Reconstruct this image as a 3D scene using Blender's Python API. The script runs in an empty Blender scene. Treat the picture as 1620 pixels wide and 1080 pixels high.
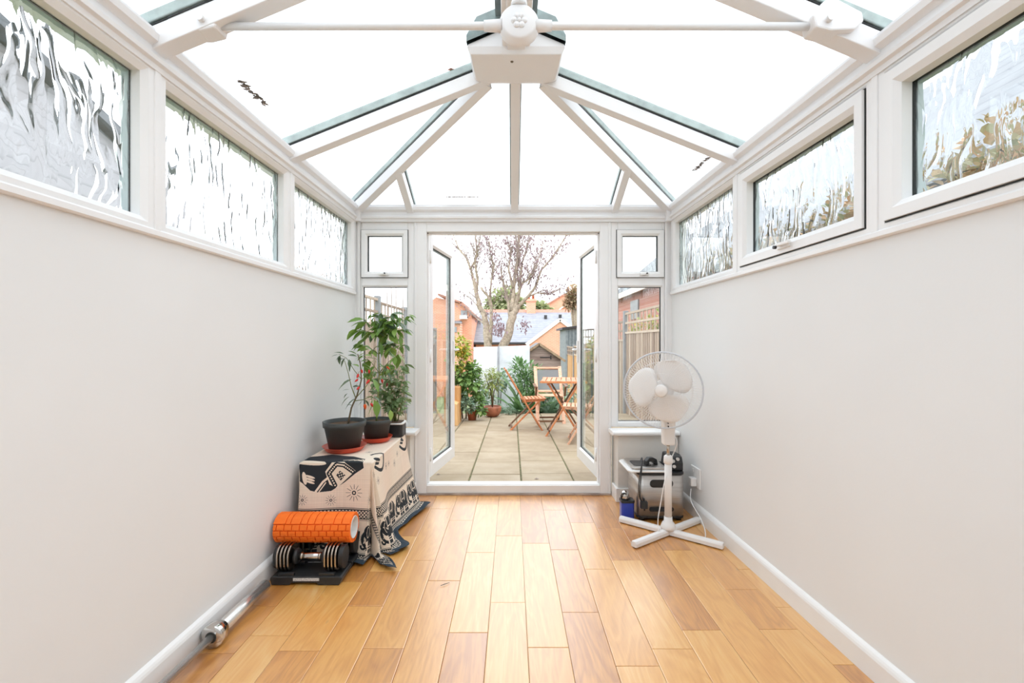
import bpy, math, random
import numpy as np
from mathutils import Vector, Matrix, Euler
random.seed(7)
PI = math.pi
SC = bpy.context.scene
COL = SC.collection
F = 720.0            # focal length in pixels at 1620 wide (16 mm on a 36 mm sensor)
CH = 1.17            # camera height
D = 3.478            # depth of the end wall

# ------------------------------------------------------------------ camera, sky, exposure
cam_d = bpy.data.cameras.new('camera'); cam_d.sensor_width = 36.0; cam_d.lens = 16.0
cam_d.clip_start = 0.02; cam_d.clip_end = 400
cam = bpy.data.objects.new('camera', cam_d); COL.objects.link(cam)
cam.location = (0, 0, CH); cam.rotation_euler = (PI/2, 0, 0)
SC.camera = cam
world = bpy.data.worlds.new('overcast_sky'); SC.world = world; world.use_nodes = True
wn = world.node_tree; wn.nodes.clear()
w_out = wn.nodes.new('ShaderNodeOutputWorld'); w_bg = wn.nodes.new('ShaderNodeBackground')
w_tc = wn.nodes.new('ShaderNodeTexCoord'); w_nz = wn.nodes.new('ShaderNodeTexNoise'); w_cr = wn.nodes.new('ShaderNodeValToRGB')
w_nz.inputs['Scale'].default_value = 1.6; w_nz.inputs['Detail'].default_value = 3
w_cr.color_ramp.elements[0].position = 0.35; w_cr.color_ramp.elements[0].color = (0.87, 0.93, 1.0, 1)
w_cr.color_ramp.elements[1].position = 0.65; w_cr.color_ramp.elements[1].color = (0.93, 0.965, 1.0, 1)
wn.links.new(w_tc.outputs['Generated'], w_nz.inputs['Vector']); wn.links.new(w_nz.outputs['Fac'], w_cr.inputs['Fac'])
wn.links.new(w_cr.outputs['Color'], w_bg.inputs['Color']); wn.links.new(w_bg.outputs[0], w_out.inputs[0])
w_bg.inputs['Strength'].default_value = 2.95
sun_d = bpy.data.lights.new('hazy_sun', 'SUN'); sun_d.energy = 0.5; sun_d.angle = math.radians(35); sun_d.color = (1.0, 0.96, 0.9)
sun = bpy.data.objects.new('hazy_sun', sun_d); COL.objects.link(sun); sun.rotation_euler = (math.radians(30), math.radians(12), 0)
vs = SC.view_settings
SC.display_settings.display_device = 'sRGB'
vs.view_transform = 'Standard'; vs.look = 'None'; vs.gamma = 1.0; vs.exposure = 0.08; vs.use_curve_mapping = False

# ------------------------------------------------------------------ materials
OUT = 1.0
def so_(c): r = sc(c); return tuple(x*OUT for x in r[:3])+(1,)
def sc(c):   # sRGB 0-255 -> linear
    return tuple((v/255/12.92 if v/255 <= 0.04045 else ((v/255+0.055)/1.055)**2.4) for v in c) + (1,)

class Nd:
    def __init__(s, name):
        s.m = bpy.data.materials.new(name); s.m.use_nodes = True; s.t = s.m.node_tree; s.t.nodes.clear()
        s.out = s.n('ShaderNodeOutputMaterial')
    def n(s, kind, **kw):
        nd = s.t.nodes.new(kind)
        for k, v in kw.items():
            if k in nd.inputs: nd.inputs[k].default_value = v
            else: setattr(nd, k, v)
        return nd
    def l(s, a, b): s.t.links.new(a, b)
    def ramp(s, fac, stops):
        r = s.n('ShaderNodeValToRGB'); e = r.color_ramp.elements
        while len(e) < len(stops): e.new(0.5)
        for i, (p, c) in enumerate(stops): e[i].position = p; e[i].color = c
        s.l(fac, r.inputs['Fac']); return r.outputs['Color']
    def mix(s, fac, a, b, mode='MIX'):
        m = s.n('ShaderNodeMix', data_type='RGBA', blend_type=mode)
        if isinstance(fac, (int, float)): m.inputs[0].default_value = fac
        else: s.l(fac, m.inputs[0])
        for v, i in ((a, 6), (b, 7)):
            if isinstance(v, tuple): m.inputs[i].default_value = v
            else: s.l(v, m.inputs[i])
        return m.outputs[2]
    def math(s, op, a, b=0.0):
        m = s.n('ShaderNodeMath', operation=op)
        for v, i in ((a, 0), (b, 1)):
            if isinstance(v, (int, float)): m.inputs[i].default_value = v
            else: s.l(v, m.inputs[i])
        return m.outputs[0]
    def coords(s, scale=(1, 1, 1), kind='Object', rand=0.0):
        tc = s.n('ShaderNodeTexCoord'); mp = s.n('ShaderNodeMapping'); mp.inputs['Scale'].default_value = scale
        src = tc.outputs[kind]
        if rand:
            oi = s.n('ShaderNodeObjectInfo'); sm = s.n('ShaderNodeVectorMath', operation='ADD')
            k = s.math('MULTIPLY', oi.outputs['Random'], rand)
            s.l(src, sm.inputs[0]); s.l(k, sm.inputs[1]); src = sm.outputs[0]
        s.l(src, mp.inputs['Vector']); return mp.outputs['Vector']
    def noise(s, vec, scale, detail=3, rough=0.55, dist=0.0):
        nz = s.n('ShaderNodeTexNoise', Scale=scale, Detail=detail, Roughness=rough, Distortion=dist)
        s.l(vec, nz.inputs['Vector']); return nz.outputs['Fac']
    def bump(s, h, strength, dist=0.002):
        b = s.n('ShaderNodeBump', Strength=strength, Distance=dist); s.l(h, b.inputs['Height']); return b.outputs[0]
    def pbsdf(s, col, rough=0.5, metal=0.0, normal=None, **kw):
        p = s.n('ShaderNodeBsdfPrincipled', Metallic=metal)
        for v, i in ((col, 'Base Color'), (rough, 'Roughness')):
            if isinstance(v, (tuple, int, float)): p.inputs[i].default_value = v
            else: s.l(v, p.inputs[i])
        if normal is not None: s.l(normal, p.inputs['Normal'])
        for k, v in kw.items(): p.inputs[k.replace('_', ' ')].default_value = v
        s.l(p.outputs[0], s.out.inputs[0]); return p

OUTDOOR = set(['terracotta_clay', 'glazed_clay_bowl', 'white_screen', 'mottled_white_screen', 'grey_post', 'tree_bark', 'twig_bark', 'grey_corrugated', 'rough_lawn', 'mossy_joint', 'black_iron'])
def basic(name, rgb, rough=0.5, metal=0.0, var=0.05, nscale=8, bump=0.0, bscale=60, kind='Object', **kw):
    s = Nd(name); v = s.coords(kind=kind)
    c = so_(rgb) if name in OUTDOOR else sc(rgb); f = s.noise(v, nscale)
    lo = tuple(x*(1-var*2) for x in c[:3]) + (1,); hi = tuple(min(1, x*(1+var)) for x in c[:3]) + (1,)
    col = s.ramp(f, [(0.3, lo), (0.7, hi)])
    nm = s.bump(s.noise(v, bscale), bump) if bump else None
    s.pbsdf(col, rough, metal, nm, **kw); return s.m

M = {}
M['wall'] = basic('painted_wall', (234, 235, 235), 0.75, var=0.012, nscale=1.2, bump=0.08, bscale=90)
M['dwarf'] = basic('dwarf_wall_paint', (222, 219, 213), 0.75, var=0.015)
M['upvc'] = basic('white_upvc', (240, 240, 240), 0.32, var=0.01, nscale=3)
M['upvc_roof'] = basic('white_roof_upvc', (240, 240, 241), 0.35, var=0.012, nscale=3)
M['gloss_white'] = basic('white_gloss_paint', (238, 238, 237), 0.3, var=0.01)
M['gasket'] = basic('black_gasket', (48, 52, 52), 0.6)
M['capping'] = basic('weathered_roof_capping', (176, 190, 186), 0.45, var=0.14, nscale=14, bump=0.2)
M['crown'] = basic('weathered_ridge_crown', (136, 152, 150), 0.5, var=0.18, nscale=12)
M['dark_metal'] = basic('dark_grey_metal', (70, 70, 72), 0.4, 0.6)
M['spacer'] = basic('aluminium_spacer', (172, 184, 186), 0.4, var=0.05)
M['screw'] = basic('screw_metal', (120, 115, 105), 0.4, 0.8)
M['black'] = basic('black_plastic', (38, 40, 42), 0.42, var=0.06)
M['black_matt'] = basic('black_matt_plastic', (58, 60, 60), 0.6, var=0.06)
M['white_plastic'] = basic('white_plastic', (236, 235, 234), 0.35, var=0.01)
M['fan_white'] = basic('fan_white', (235, 233, 231), 0.4, var=0.01)
M['satin'] = basic('satin_steel', (218, 216, 213), 0.26, 0.8, var=0.03)
M['chrome'] = basic('chrome', (205, 203, 200), 0.12, 1.0, var=0.03)
M['steel'] = basic('steel_plate', (190, 180, 168), 0.25, 1.0, var=0.06)
M['orange'] = basic('orange_foam', (255, 118, 20), 0.62, var=0.03, bump=0.15)
M['roller_core'] = basic('white_roller_core', (228, 228, 226), 0.5)
M['saucer'] = basic('terracotta_plastic', (214, 78, 48), 0.4, var=0.04)
M['pot_black'] = basic('black_pot_plastic', (66, 70, 70), 0.5, var=0.08, nscale=14)
M['soil'] = basic('potting_soil', (98, 76, 56), 0.95, var=0.35, nscale=90, bump=0.8, bscale=120)
M['terracotta'] = basic('terracotta_clay', (176, 98, 66), 0.8, var=0.16, nscale=9, bump=0.2)
M['bowl'] = basic('glazed_clay_bowl', (170, 104, 76), 0.6, var=0.22, nscale=9)
M['blue'] = basic('blue_plastic', (46, 66, 168), 0.3, var=0.05)
M['label'] = basic('pale_sticker', (205, 206, 206), 0.5, var=0.22, nscale=160)
M['hem'] = basic('dark_cloth_hem', (48, 60, 70), 0.85, var=0.08)
M['white_panel'] = basic('white_screen', (246, 247, 250), 0.6, var=0.02)
M['white_panel2'] = basic('mottled_white_screen', (232, 236, 242), 0.6, var=0.07, nscale=5)
M['grey_post'] = basic('grey_post', (150, 152, 156), 0.7, var=0.1)
M['hinge'] = basic('black_iron', (48, 44, 44), 0.6)
M['bark'] = basic('tree_bark', (186, 170, 150), 0.9, var=0.2, nscale=18, bump=0.6, bscale=40)
M['twig'] = basic('twig_bark', (176, 160, 152), 0.9, var=0.15)
M['corrugated'] = basic('grey_corrugated', (132, 142, 146), 0.6, var=0.12)
M['grass'] = basic('rough_lawn', (116, 132, 82), 0.95, var=0.25, nscale=3)
M['mortar'] = basic('mossy_joint', (112, 112, 76), 0.95, var=0.3, nscale=20, bump=0.5)
M['subfloor'] = basic('floor_underlay', (70, 48, 30), 0.9)
M['white_paint_out'] = basic('white_bargeboard', (250, 240, 232), 0.6, var=0.02)
M['grey_win'] = basic('grey_window', (150, 156, 160), 0.3, var=0.1)
M['mesh_grey'] = None
M['stem'] = basic('green_stem', (124, 132, 78), 0.7, var=0.15)
M['stem_brown'] = basic('woody_stem', (110, 96, 72), 0.8, var=0.15)
M['pepper'] = basic('red_pepper', (206, 44, 34), 0.25, var=0.1)
M['pepper_dark'] = basic('dark_red_pepper', (120, 36, 40), 0.3, var=0.1)
M['pepper_orange'] = basic('orange_pepper', (232, 92, 30), 0.25, var=0.08)
M['dry_leaf'] = basic('dry_leaf', (176, 160, 150), 0.9, var=0.2)
M['rust_leaf'] = basic('rust_leaf', (214, 130, 92), 0.9, var=0.1)

def leafmat(name, cols, rough=0.45, trans=0.25):
    s = Nd(name)
    g = s.n('ShaderNodeNewGeometry'); oi = s.n('ShaderNodeObjectInfo')
    f = s.math('FRACT', s.math('ADD', g.outputs['Random Per Island'], oi.outputs['Random']))
    n = len(cols)
    col = s.ramp(f, [((i+0.5)/n, sc(c)) for i, c in enumerate(cols)]); col = s.mix(1.0, col, (OUT, OUT, OUT, 1), 'MULTIPLY') if not name.startswith(('chili', 'dark_blue', 'pale_green')) else col
    v = s.coords(kind='Object'); nz = s.noise(v, 60)
    col = s.mix(0.12, col, s.ramp(nz, [(0.3, (0.1, 0.15, 0.05, 1)), (0.7, (0.7, 0.8, 0.4, 1))]))
    p = s.n('ShaderNodeBsdfPrincipled', Roughness=rough); s.l(col, p.inputs['Base Color'])
    t = s.n('ShaderNodeBsdfTranslucent'); s.l(col, t.inputs['Color'])
    m = s.n('ShaderNodeMixShader'); m.inputs[0].default_value = trans
    s.l(p.outputs[0], m.inputs[1]); s.l(t.outputs[0], m.inputs[2]); s.l(m.outputs[0], s.out.inputs[0])
    return s.m
M['leaf_chili'] = leafmat('chili_leaf', [(92, 138, 44), (120, 162, 62), (76, 122, 50), (150, 184, 88)], 0.4)
M['leaf_dark'] = leafmat('dark_blue_green_leaf', [(66, 96, 66), (90, 118, 92), (76, 104, 84)], 0.4)
M['leaf_pale'] = leafmat('pale_green_leaf', [(140, 166, 118), (122, 156, 96), (158, 176, 138), (110, 142, 92)], 0.5)
M['leaf_garden'] = leafmat('garden_green_leaf', [(96, 138, 66), (122, 158, 82), (82, 122, 62), (144, 172, 96)], 0.45)
M['leaf_yellow'] = leafmat('yellow_green_leaf', [(150, 176, 60), (196, 196, 66), (122, 160, 58), (226, 180, 70)], 0.45)
M['leaf_bamboo'] = leafmat('bamboo_leaf', [(150, 160, 78), (126, 146, 72), (176, 180, 100)], 0.5)
M['leaf_grey'] = leafmat('grey_green_leaf', [(122, 152, 132), (146, 172, 152), (98, 130, 104), (170, 190, 170)], 0.5)
M['leaf_spear'] = leafmat('bright_spear_leaf', [(96, 142, 82), (124, 164, 108), (82, 124, 76), (150, 180, 132)], 0.45)
M['leaf_hedge2'] = leafmat('mixed_hedge_leaf', [(150, 146, 110), (176, 134, 100), (128, 138, 104), (196, 158, 128)], 0.7)
M['leaf_purple'] = leafmat('purple_leaf', [(156, 124, 142), (128, 96, 114), (172, 140, 152)], 0.6)
M['leaf_brown'] = leafmat('autumn_leaf', [(196, 158, 138), (178, 152, 122), (208, 168, 146), (158, 152, 116)], 0.7)
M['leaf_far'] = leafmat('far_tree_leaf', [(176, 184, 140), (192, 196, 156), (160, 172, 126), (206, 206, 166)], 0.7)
M['leaf_hedge'] = leafmat('hedge_leaf', [(96, 116, 84), (120, 136, 98), (80, 98, 78), (138, 130, 110)], 0.7)

def wood(name, stops, grain=(34, 1.8, 34), rough=0.5, rand=9.0, bump=0.1, knots=True, spec=0.5, tint=0.5, coat=0.0):
    s = Nd(name); v = s.coords(grain, rand=rand); v2 = s.coords((grain[0]*0.16, grain[1]*0.5, grain[2]*0.16), rand=rand)
    f1 = s.noise(v, 3.0, 5, 0.6, 0.4); f2 = s.noise(v2, 1.3, 3, 0.5, 1.2)
    w = s.math('FRACT', s.math('MULTIPLY', f2, 7.0)); w = s.math('ABSOLUTE', s.math('SUBTRACT', w, 0.5))
    f = s.math('ADD', s.math('MULTIPLY', f1, 0.65), s.math('MULTIPLY', w, 0.5))
    oi = s.n('ShaderNodeObjectInfo')
    f = s.math('ADD', f, s.math('MULTIPLY', s.math('SUBTRACT', oi.outputs['Random'], 0.5), tint))
    col = s.ramp(f, stops)
    if name != 'oak_plank': col = s.mix(1.0, col, (OUT, OUT, OUT, 1), 'MULTIPLY')
    if knots:
        vk = s.coords((6, 2.2, 6), rand=rand); vo = s.n('ShaderNodeTexVoronoi', Scale=1.0); s.l(vk, vo.inputs['Vector'])
        k = s.ramp(vo.outputs['Distance'], [(0.0, (1, 1, 1, 1)), (0.05, (0, 0, 0, 1))])
        col = s.mix(s.math('MULTIPLY', k, 0.6), col, sc((92, 58, 32)))
    s.pbsdf(col, rough, 0, s.bump(f1, bump, 0.001), Specular_IOR_Level=spec, Coat_Weight=coat, Coat_Roughness=0.3, Coat_IOR=1.85); return s.m
M['oak'] = wood('oak_plank', [(0.1, sc((184, 118, 48))), (0.42, sc((213, 148, 66))), (0.7, sc((226, 167, 84))), (0.95, sc((231, 186, 116)))], rough=0.36, tint=0.6, spec=1.0, coat=1.0)
M['teak'] = wood('orange_teak', [(0.2, sc((176, 104, 62))), (0.5, sc((206, 134, 88))), (0.85, sc((222, 160, 118)))], (40, 3, 40), 0.5, knots=False, tint=0.3)
M['teak_dark'] = wood('dark_teak', [(0.2, sc((92, 66, 50))), (0.5, sc((122, 90, 66))), (0.85, sc((150, 116, 88)))], (40, 3, 40), 0.6, knots=False, tint=0.3)
M['teak_pale'] = wood('pale_teak', [(0.2, sc((196, 146, 116))), (0.5, sc((220, 172, 142))), (0.85, sc((236, 198, 172)))], (40, 3, 40), 0.6, knots=False, tint=0.3)
M['shed_wood'] = wood('weathered_shed_board', [(0.2, sc((134, 112, 102))), (0.5, sc((166, 146, 136))), (0.85, sc((194, 176, 166)))], (2, 12, 30), 0.9, knots=False, tint=0.4)
M['shed_trim'] = wood('shed_trim_board', [(0.2, sc((128, 104, 82))), (0.8, sc((178, 154, 126)))], (10, 10, 10), 0.9, knots=False)
M['fence_wood'] = wood('fence_slat_wood', [(0.15, sc((150, 126, 108))), (0.5, sc((186, 164, 144))), (0.85, sc((216, 198, 178)))], (30, 30, 2), 0.9, knots=False, tint=0.6)
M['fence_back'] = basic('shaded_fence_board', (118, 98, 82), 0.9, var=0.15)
M['fence_brown'] = wood('brown_fence_wood', [(0.15, sc((176, 128, 84))), (0.5, sc((204, 156, 108))), (0.85, sc((222, 182, 138)))], (30, 30, 2), 0.9, knots=False, tint=0.4)
M['planter_wood'] = wood('planter_wood', [(0.15, sc((184, 132, 76))), (0.85, sc((226, 184, 130)))], (20, 20, 3), 0.8, knots=False)

def stone():
    s = Nd('sandstone_slab'); v = s.coords(rand=7.0); oi = s.n('ShaderNodeObjectInfo')
    f = s.math('ADD', s.noise(v, 3.2, 5, 0.6), s.math('MULTIPLY', s.math('SUBTRACT', oi.outputs['Random'], 0.5), 0.22))
    col = s.ramp(f, [(0.25, sc((186, 168, 140))), (0.5, sc((206, 189, 160))), (0.72, sc((218, 203, 178)))])
    moss = s.ramp(s.noise(v, 1.4, 3), [(0.55, (0, 0, 0, 1)), (0.75, (1, 1, 1, 1))])
    col = s.mix(s.math('MULTIPLY', moss, 0.35), col, sc((190, 176, 132))); col = s.mix(1.0, col, (0.61, 0.59, 0.575, 1), 'MULTIPLY')
    s.pbsdf(col, 0.75, 0, s.bump(s.noise(v, 40, 4), 0.25)); return s.m
M['stone'] = stone()

def brick(name, a, b, mortar, scale=1.0, rot=(PI/2, 0, 0)):
    s = Nd(name); tc = s.n('ShaderNodeTexCoord'); mp = s.n('ShaderNodeMapping')
    mp.inputs['Rotation'].default_value = rot; s.l(tc.outputs['Object'], mp.inputs['Vector'])
    bt = s.n('ShaderNodeTexBrick', Scale=scale); bt.inputs['Brick Width'].default_value = 0.225; bt.inputs['Row Height'].default_value = 0.075
    bt.inputs['Mortar Size'].default_value = 0.008
    bt.inputs['Color1'].default_value = sc(a); bt.inputs['Color2'].default_value = sc(b); bt.inputs['Mortar'].default_value = sc(mortar)
    s.l(mp.outputs[0], bt.inputs['Vector'])
    col = s.mix(0.25, bt.outputs['Color'], s.ramp(s.noise(s.coords(), 1.5), [(0.3, sc(a)), (0.7, sc(mortar))]))
    col = s.mix(1.0, col, (0.98, 0.95, 0.90, 1), 'MULTIPLY'); s.pbsdf(col, 0.9, 0); return s.m
M['brick'] = brick('orange_brick', (228, 162, 136), (218, 148, 122), (236, 204, 184))
M['brick_side'] = brick('red_brick_side', (206, 142, 128), (192, 122, 108), (218, 184, 172), rot=(PI/2, 0, PI/2))
def slate(name, rgb, course=5.0):
    s = Nd(name); v = s.coords()
    wv = s.n('ShaderNodeTexWave', Scale=course, bands_direction='Z', wave_profile='SAW'); s.l(v, wv.inputs['Vector'])
    c = sc(rgb); lo = tuple(x*0.72 for x in c[:3])+(1,)
    col = s.ramp(wv.outputs['Fac'], [(0.0, lo), (0.25, c), (1.0, c)])
    col = s.mix(0.25, col, s.ramp(s.noise(v, 2.5), [(0.3, lo), (0.7, sc((214, 218, 226)))]))
    col = s.mix(1.0, col, (0.70, 0.68, 0.655, 1), 'MULTIPLY'); s.pbsdf(col, 0.6, 0, None, Specular_IOR_Level=0.15); return s.m
M['slate'] = slate('slate_roof', (172, 178, 190), 2.2)
M['slate_dark'] = slate('dark_slate_roof', (128, 134, 140), 2.2)
M['slate_wet'] = slate('mid_grey_slate', (166, 172, 180), 2.2)
M['slate_pale'] = slate('pale_slate', (222, 222, 230), 2.2)
M['tile_red'] = slate('clay_tile_roof', (214, 150, 126), 2.2)
M['ridge_tile'] = basic('clay_ridge_tile', (232, 168, 148), 0.8, var=0.08)

def clear_glass(name, tint, rough=0.0, dirt=0.0, f0=0.08):
    s = Nd(name); tr = s.n('ShaderNodeBsdfTransparent'); gl = s.n('ShaderNodeBsdfGlossy', Roughness=rough)
    gl.inputs['Color'].default_value = (1, 1, 1, 1)
    geo = s.n('ShaderNodeNewGeometry'); dp = s.n('ShaderNodeVectorMath', operation='DOT_PRODUCT')
    s.l(geo.outputs['Normal'], dp.inputs[0]); s.l(geo.outputs['Incoming'], dp.inputs[1])
    sch = s.math('POWER', s.math('SUBTRACT', 1.0, s.math('ABSOLUTE', dp.outputs['Value'])), 5.0)
    fr = s.math('ADD', f0, s.math('MULTIPLY', sch, 1.0-f0)); m = s.n('ShaderNodeMixShader')
    v = s.coords(); f = s.noise(v, 5, 4)
    col = s.ramp(f, [(0.35, tuple(x*(1-dirt) for x in tint)+(1,)), (0.6, tint+(1,))]); s.l(col, tr.inputs['Color'])
    s.l(fr, m.inputs[0]); s.l(tr.outputs[0], m.inputs[1]); s.l(gl.outputs[0], m.inputs[2])
    s.l(m.outputs[0], s.out.inputs[0]); return s.m
M['glass'] = clear_glass('clear_glass', (0.97, 0.985, 0.98))
M['roof_glass'] = clear_glass('roof_glass', (0.70, 0.715, 0.72), dirt=0.06, f0=0.05)
def ripple_glass():
    s = Nd('rippled_obscure_glass')
    v = s.coords((1, 20, 5.5)); v0 = s.coords((1, 3, 2.5))
    wob = s.n('ShaderNodeTexNoise', Scale=1.5, Detail=2); s.l(v0, wob.inputs['Vector'])
    ad = s.n('ShaderNodeVectorMath', operation='MULTIPLY_ADD'); s.l(wob.outputs['Color'], ad.inputs[0])
    ad.inputs[1].default_value = (0, 3.0, 1.0); s.l(v, ad.inputs[2])
    n1 = s.n('ShaderNodeTexNoise', Scale=1.0, Detail=1.5, Roughness=0.4); s.l(ad.outputs[0], n1.inputs['Vector'])
    rid = s.math('ABSOLUTE', s.math('SUBTRACT', n1.outputs['Fac'], 0.5))
    h = s.math('MINIMUM', rid, 0.12)
    b = s.n('ShaderNodeBump', Strength=1.0, Distance=0.014); s.l(h, b.inputs['Height'])
    g = s.n('ShaderNodeBsdfGlass', IOR=1.45, Roughness=0.0); g.inputs['Color'].default_value = (0.985, 0.995, 0.995, 1)
    # the rippled face is the outdoor one: bump only there (normal pointing away from the room, |x| side flagged per object by sign)
    geo = s.n('ShaderNodeNewGeometry'); tc = s.n('ShaderNodeTexCoord'); sp = s.n('ShaderNodeSeparateXYZ'); s.l(tc.outputs['Generated'], sp.inputs[0])
    s.l(b.outputs[0], g.inputs['Normal'])
    s.l(g.outputs[0], s.out.inputs[0]); return s.m
M['ripple'] = ripple_glass()
def smooth_side():
    s = Nd('smooth_glass_face'); g = s.n('ShaderNodeBsdfGlass', IOR=1.45, Roughness=0.0)
    g.inputs['Color'].default_value = (0.985, 0.995, 0.995, 1); s.l(g.outputs[0], s.out.inputs[0]); return s.m
M['ripple_smooth'] = smooth_side()
def mesh_panel():
    s = Nd('woven_mesh'); tr = s.n('ShaderNodeBsdfTransparent'); p = s.n('ShaderNodeBsdfDiffuse'); p.inputs['Color'].default_value = sc((140, 144, 146))
    m = s.n('ShaderNodeMixShader'); m.inputs[0].default_value = 0.55
    s.l(tr.outputs[0], m.inputs[1]); s.l(p.outputs[0], m.inputs[2]); s.l(m.outputs[0], s.out.inputs[0]); return s.m
M['mesh_grey'] = mesh_panel()
def brushed():
    s = Nd('brushed_steel'); v = s.coords((2, 2, 120)); f = s.noise(v, 4, 4)
    s.pbsdf(s.ramp(f, [(0.3, sc((176, 172, 168))), (0.7, sc((204, 200, 196)))]), 0.34, 0.9); return s.m
M['brushed'] = brushed()

# ------------------------------------------------------------------ geometry helpers
def link(o, parent=None):
    COL.objects.link(o)
    if parent is not None:
        o.parent = parent
        if o.matrix_parent_inverse == Matrix.Identity(4) and parent.get('_w'):
            o.matrix_parent_inverse = Matrix.Translation(-parent.location)
    return o

def tag(o, label=None, cat=None, group=None, kind=None):
    if label: o['label'] = label
    if cat: o['category'] = cat
    if group: o['group'] = group
    if kind: o['kind'] = kind
    return o

def empty(name, loc=(0, 0, 0), label=None, cat=None, group=None, kind=None, world=True):
    """Empty at a thing's base. world=True: children meshes are written in world coordinates."""
    o = bpy.data.objects.new(name, None); o.location = loc; o.empty_display_size = 0.1
    COL.objects.link(o)
    if world: o['_w'] = 1
    return tag(o, label, cat, group, kind)

class MB:
    def __init__(s, fn=None): s.v = []; s.f = []; s.mi = []; s.cur = 0; s.fn = fn; s.sm = []; s.smooth = False
    def add(s, vs, fs, smooth=None):
        b = len(s.v); s.v += [tuple(v) for v in vs]
        for f in fs: s.f.append([i+b for i in f]); s.mi.append(s.cur); s.sm.append(s.smooth if smooth is None else smooth)
    def box(s, x0, x1, y0, y1, z0, z1):
        x0, x1 = min(x0, x1), max(x0, x1); y0, y1 = min(y0, y1), max(y0, y1); z0, z1 = min(z0, z1), max(z0, z1)
        s.add([(x0, y0, z0), (x1, y0, z0), (x1, y1, z0), (x0, y1, z0), (x0, y0, z1), (x1, y0, z1), (x1, y1, z1), (x0, y1, z1)],
              [(0, 3, 2, 1), (4, 5, 6, 7), (0, 1, 5, 4), (1, 2, 6, 5), (2, 3, 7, 6), (3, 0, 4, 7)], False)
    def obox(s, c, size, R):
        hx, hy, hz = size[0]/2, size[1]/2, size[2]/2; c = Vector(c)
        vs = [c + R @ Vector(p) for p in ((-hx, -hy, -hz), (hx, -hy, -hz), (hx, hy, -hz), (-hx, hy, -hz), (-hx, -hy, hz), (hx, -hy, hz), (hx, hy, hz), (-hx, hy, hz))]
        s.add(vs, [(0, 3, 2, 1), (4, 5, 6, 7), (0, 1, 5, 4), (1, 2, 6, 5), (2, 3, 7, 6), (3, 0, 4, 7)], False)
    def bar(s, p0, p1, w, h, up=(0, 0, 1), off=0.0, ext=0.0):
        """rectangular beam p0->p1; off shifts it along its own 'up'."""
        p0, p1 = Vector(p0), Vector(p1); d = (p1-p0).normalized(); u = Vector(up); r = d.cross(u).normalized(); u = r.cross(d).normalized()
        p0 = p0 - d*ext; p1 = p1 + d*ext
        vs = []
        for p in (p0, p1):
            for a, b in ((-1, -1), (1, -1), (1, 1), (-1, 1)): vs.append(p + r*(a*w/2) + u*(b*h/2+off))
        s.add(vs, [(0, 1, 2, 3), (4, 7, 6, 5), (0, 4, 5, 1), (1, 5, 6, 2), (2, 6, 7, 3), (3, 7, 4, 0)], False)
    def tube(s, pts, rad, seg=8, cap=True, smooth=True):
        pts = [Vector(p) for p in pts]; n = len(pts)
        if not hasattr(rad, '__len__'): rad = [rad]*n
        d = (pts[1]-pts[0]).normalized(); a = Vector((0, 0, 1)) if abs(d.z) < 0.9 else Vector((1, 0, 0)); u = d.cross(a).normalized()
        vs = []
        for i, p in enumerate(pts):
            if i == 0: t = pts[1]-pts[0]
            elif i == n-1: t = pts[-1]-pts[-2]
            else: t = (pts[i+1]-pts[i]).normalized()+(pts[i]-pts[i-1]).normalized()
            t = t.normalized() if t.length > 1e-9 else d
            u = (u - t*u.dot(t)); u = u.normalized() if u.length > 1e-6 else t.orthogonal().normalized()
            w = t.cross(u)
            for k in range(seg):
                an = 2*PI*k/seg; vs.append(p + (u*math.cos(an)+w*math.sin(an))*rad[i])
        fs = [(i*seg+k, i*seg+(k+1) % seg, (i+1)*seg+(k+1) % seg, (i+1)*seg+k) for i in range(n-1) for k in range(seg)]
        s.add(vs, fs, smooth)
        if cap:
            b = len(s.v)-len(vs)
            s.f.append([b+k for k in range(seg)][::-1]); s.mi.append(s.cur); s.sm.append(False)
            s.f.append([b+(n-1)*seg+k for k in range(seg)]); s.mi.append(s.cur); s.sm.append(False)
    def lathe(s, prof, c=(0, 0, 0), R=None, seg=32, smooth=True, sx=1, sy=1):
        c = Vector(c); R = R or Matrix.Identity(3); vs = []
        for (r, z) in prof:
            for k in range(seg):
                an = 2*PI*k/seg; vs.append(c + R @ Vector((r*math.cos(an)*sx, r*math.sin(an)*sy, z)))
        n = len(prof)
        fs = [(i*seg+k, i*seg+(k+1) % seg, (i+1)*seg+(k+1) % seg, (i+1)*seg+k) for i in range(n-1) for k in range(seg)]
        s.add(vs, fs, smooth)
        b = len(s.v)-len(vs)
        if prof[0][0] > 1e-5: s.f.append([b+k for k in range(seg)][::-1]); s.mi.append(s.cur); s.sm.append(False)
        if prof[-1][0] > 1e-5: s.f.append([b+(n-1)*seg+k for k in range(seg)]); s.mi.append(s.cur); s.sm.append(False)
    def prism(s, poly, o, ax, ay, az, depth, smooth=False):
        """poly in 2D (ax, ay) from origin o, extruded along az by depth"""
        o, ax, ay, az = Vector(o), Vector(ax), Vector(ay), Vector(az); n = len(poly)
        vs = [o+ax*a+ay*b for a, b in poly] + [o+ax*a+ay*b+az*depth for a, b in poly]
        fs = [list(range(n))[::-1], list(range(n, 2*n))]
        s.add(vs, fs, False)
        b = len(s.v)-2*n
        for i in range(n):
            j = (i+1) % n; s.f.append([b+i, b+j, b+n+j, b+n+i]); s.mi.append(s.cur); s.sm.append(smooth)
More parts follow.
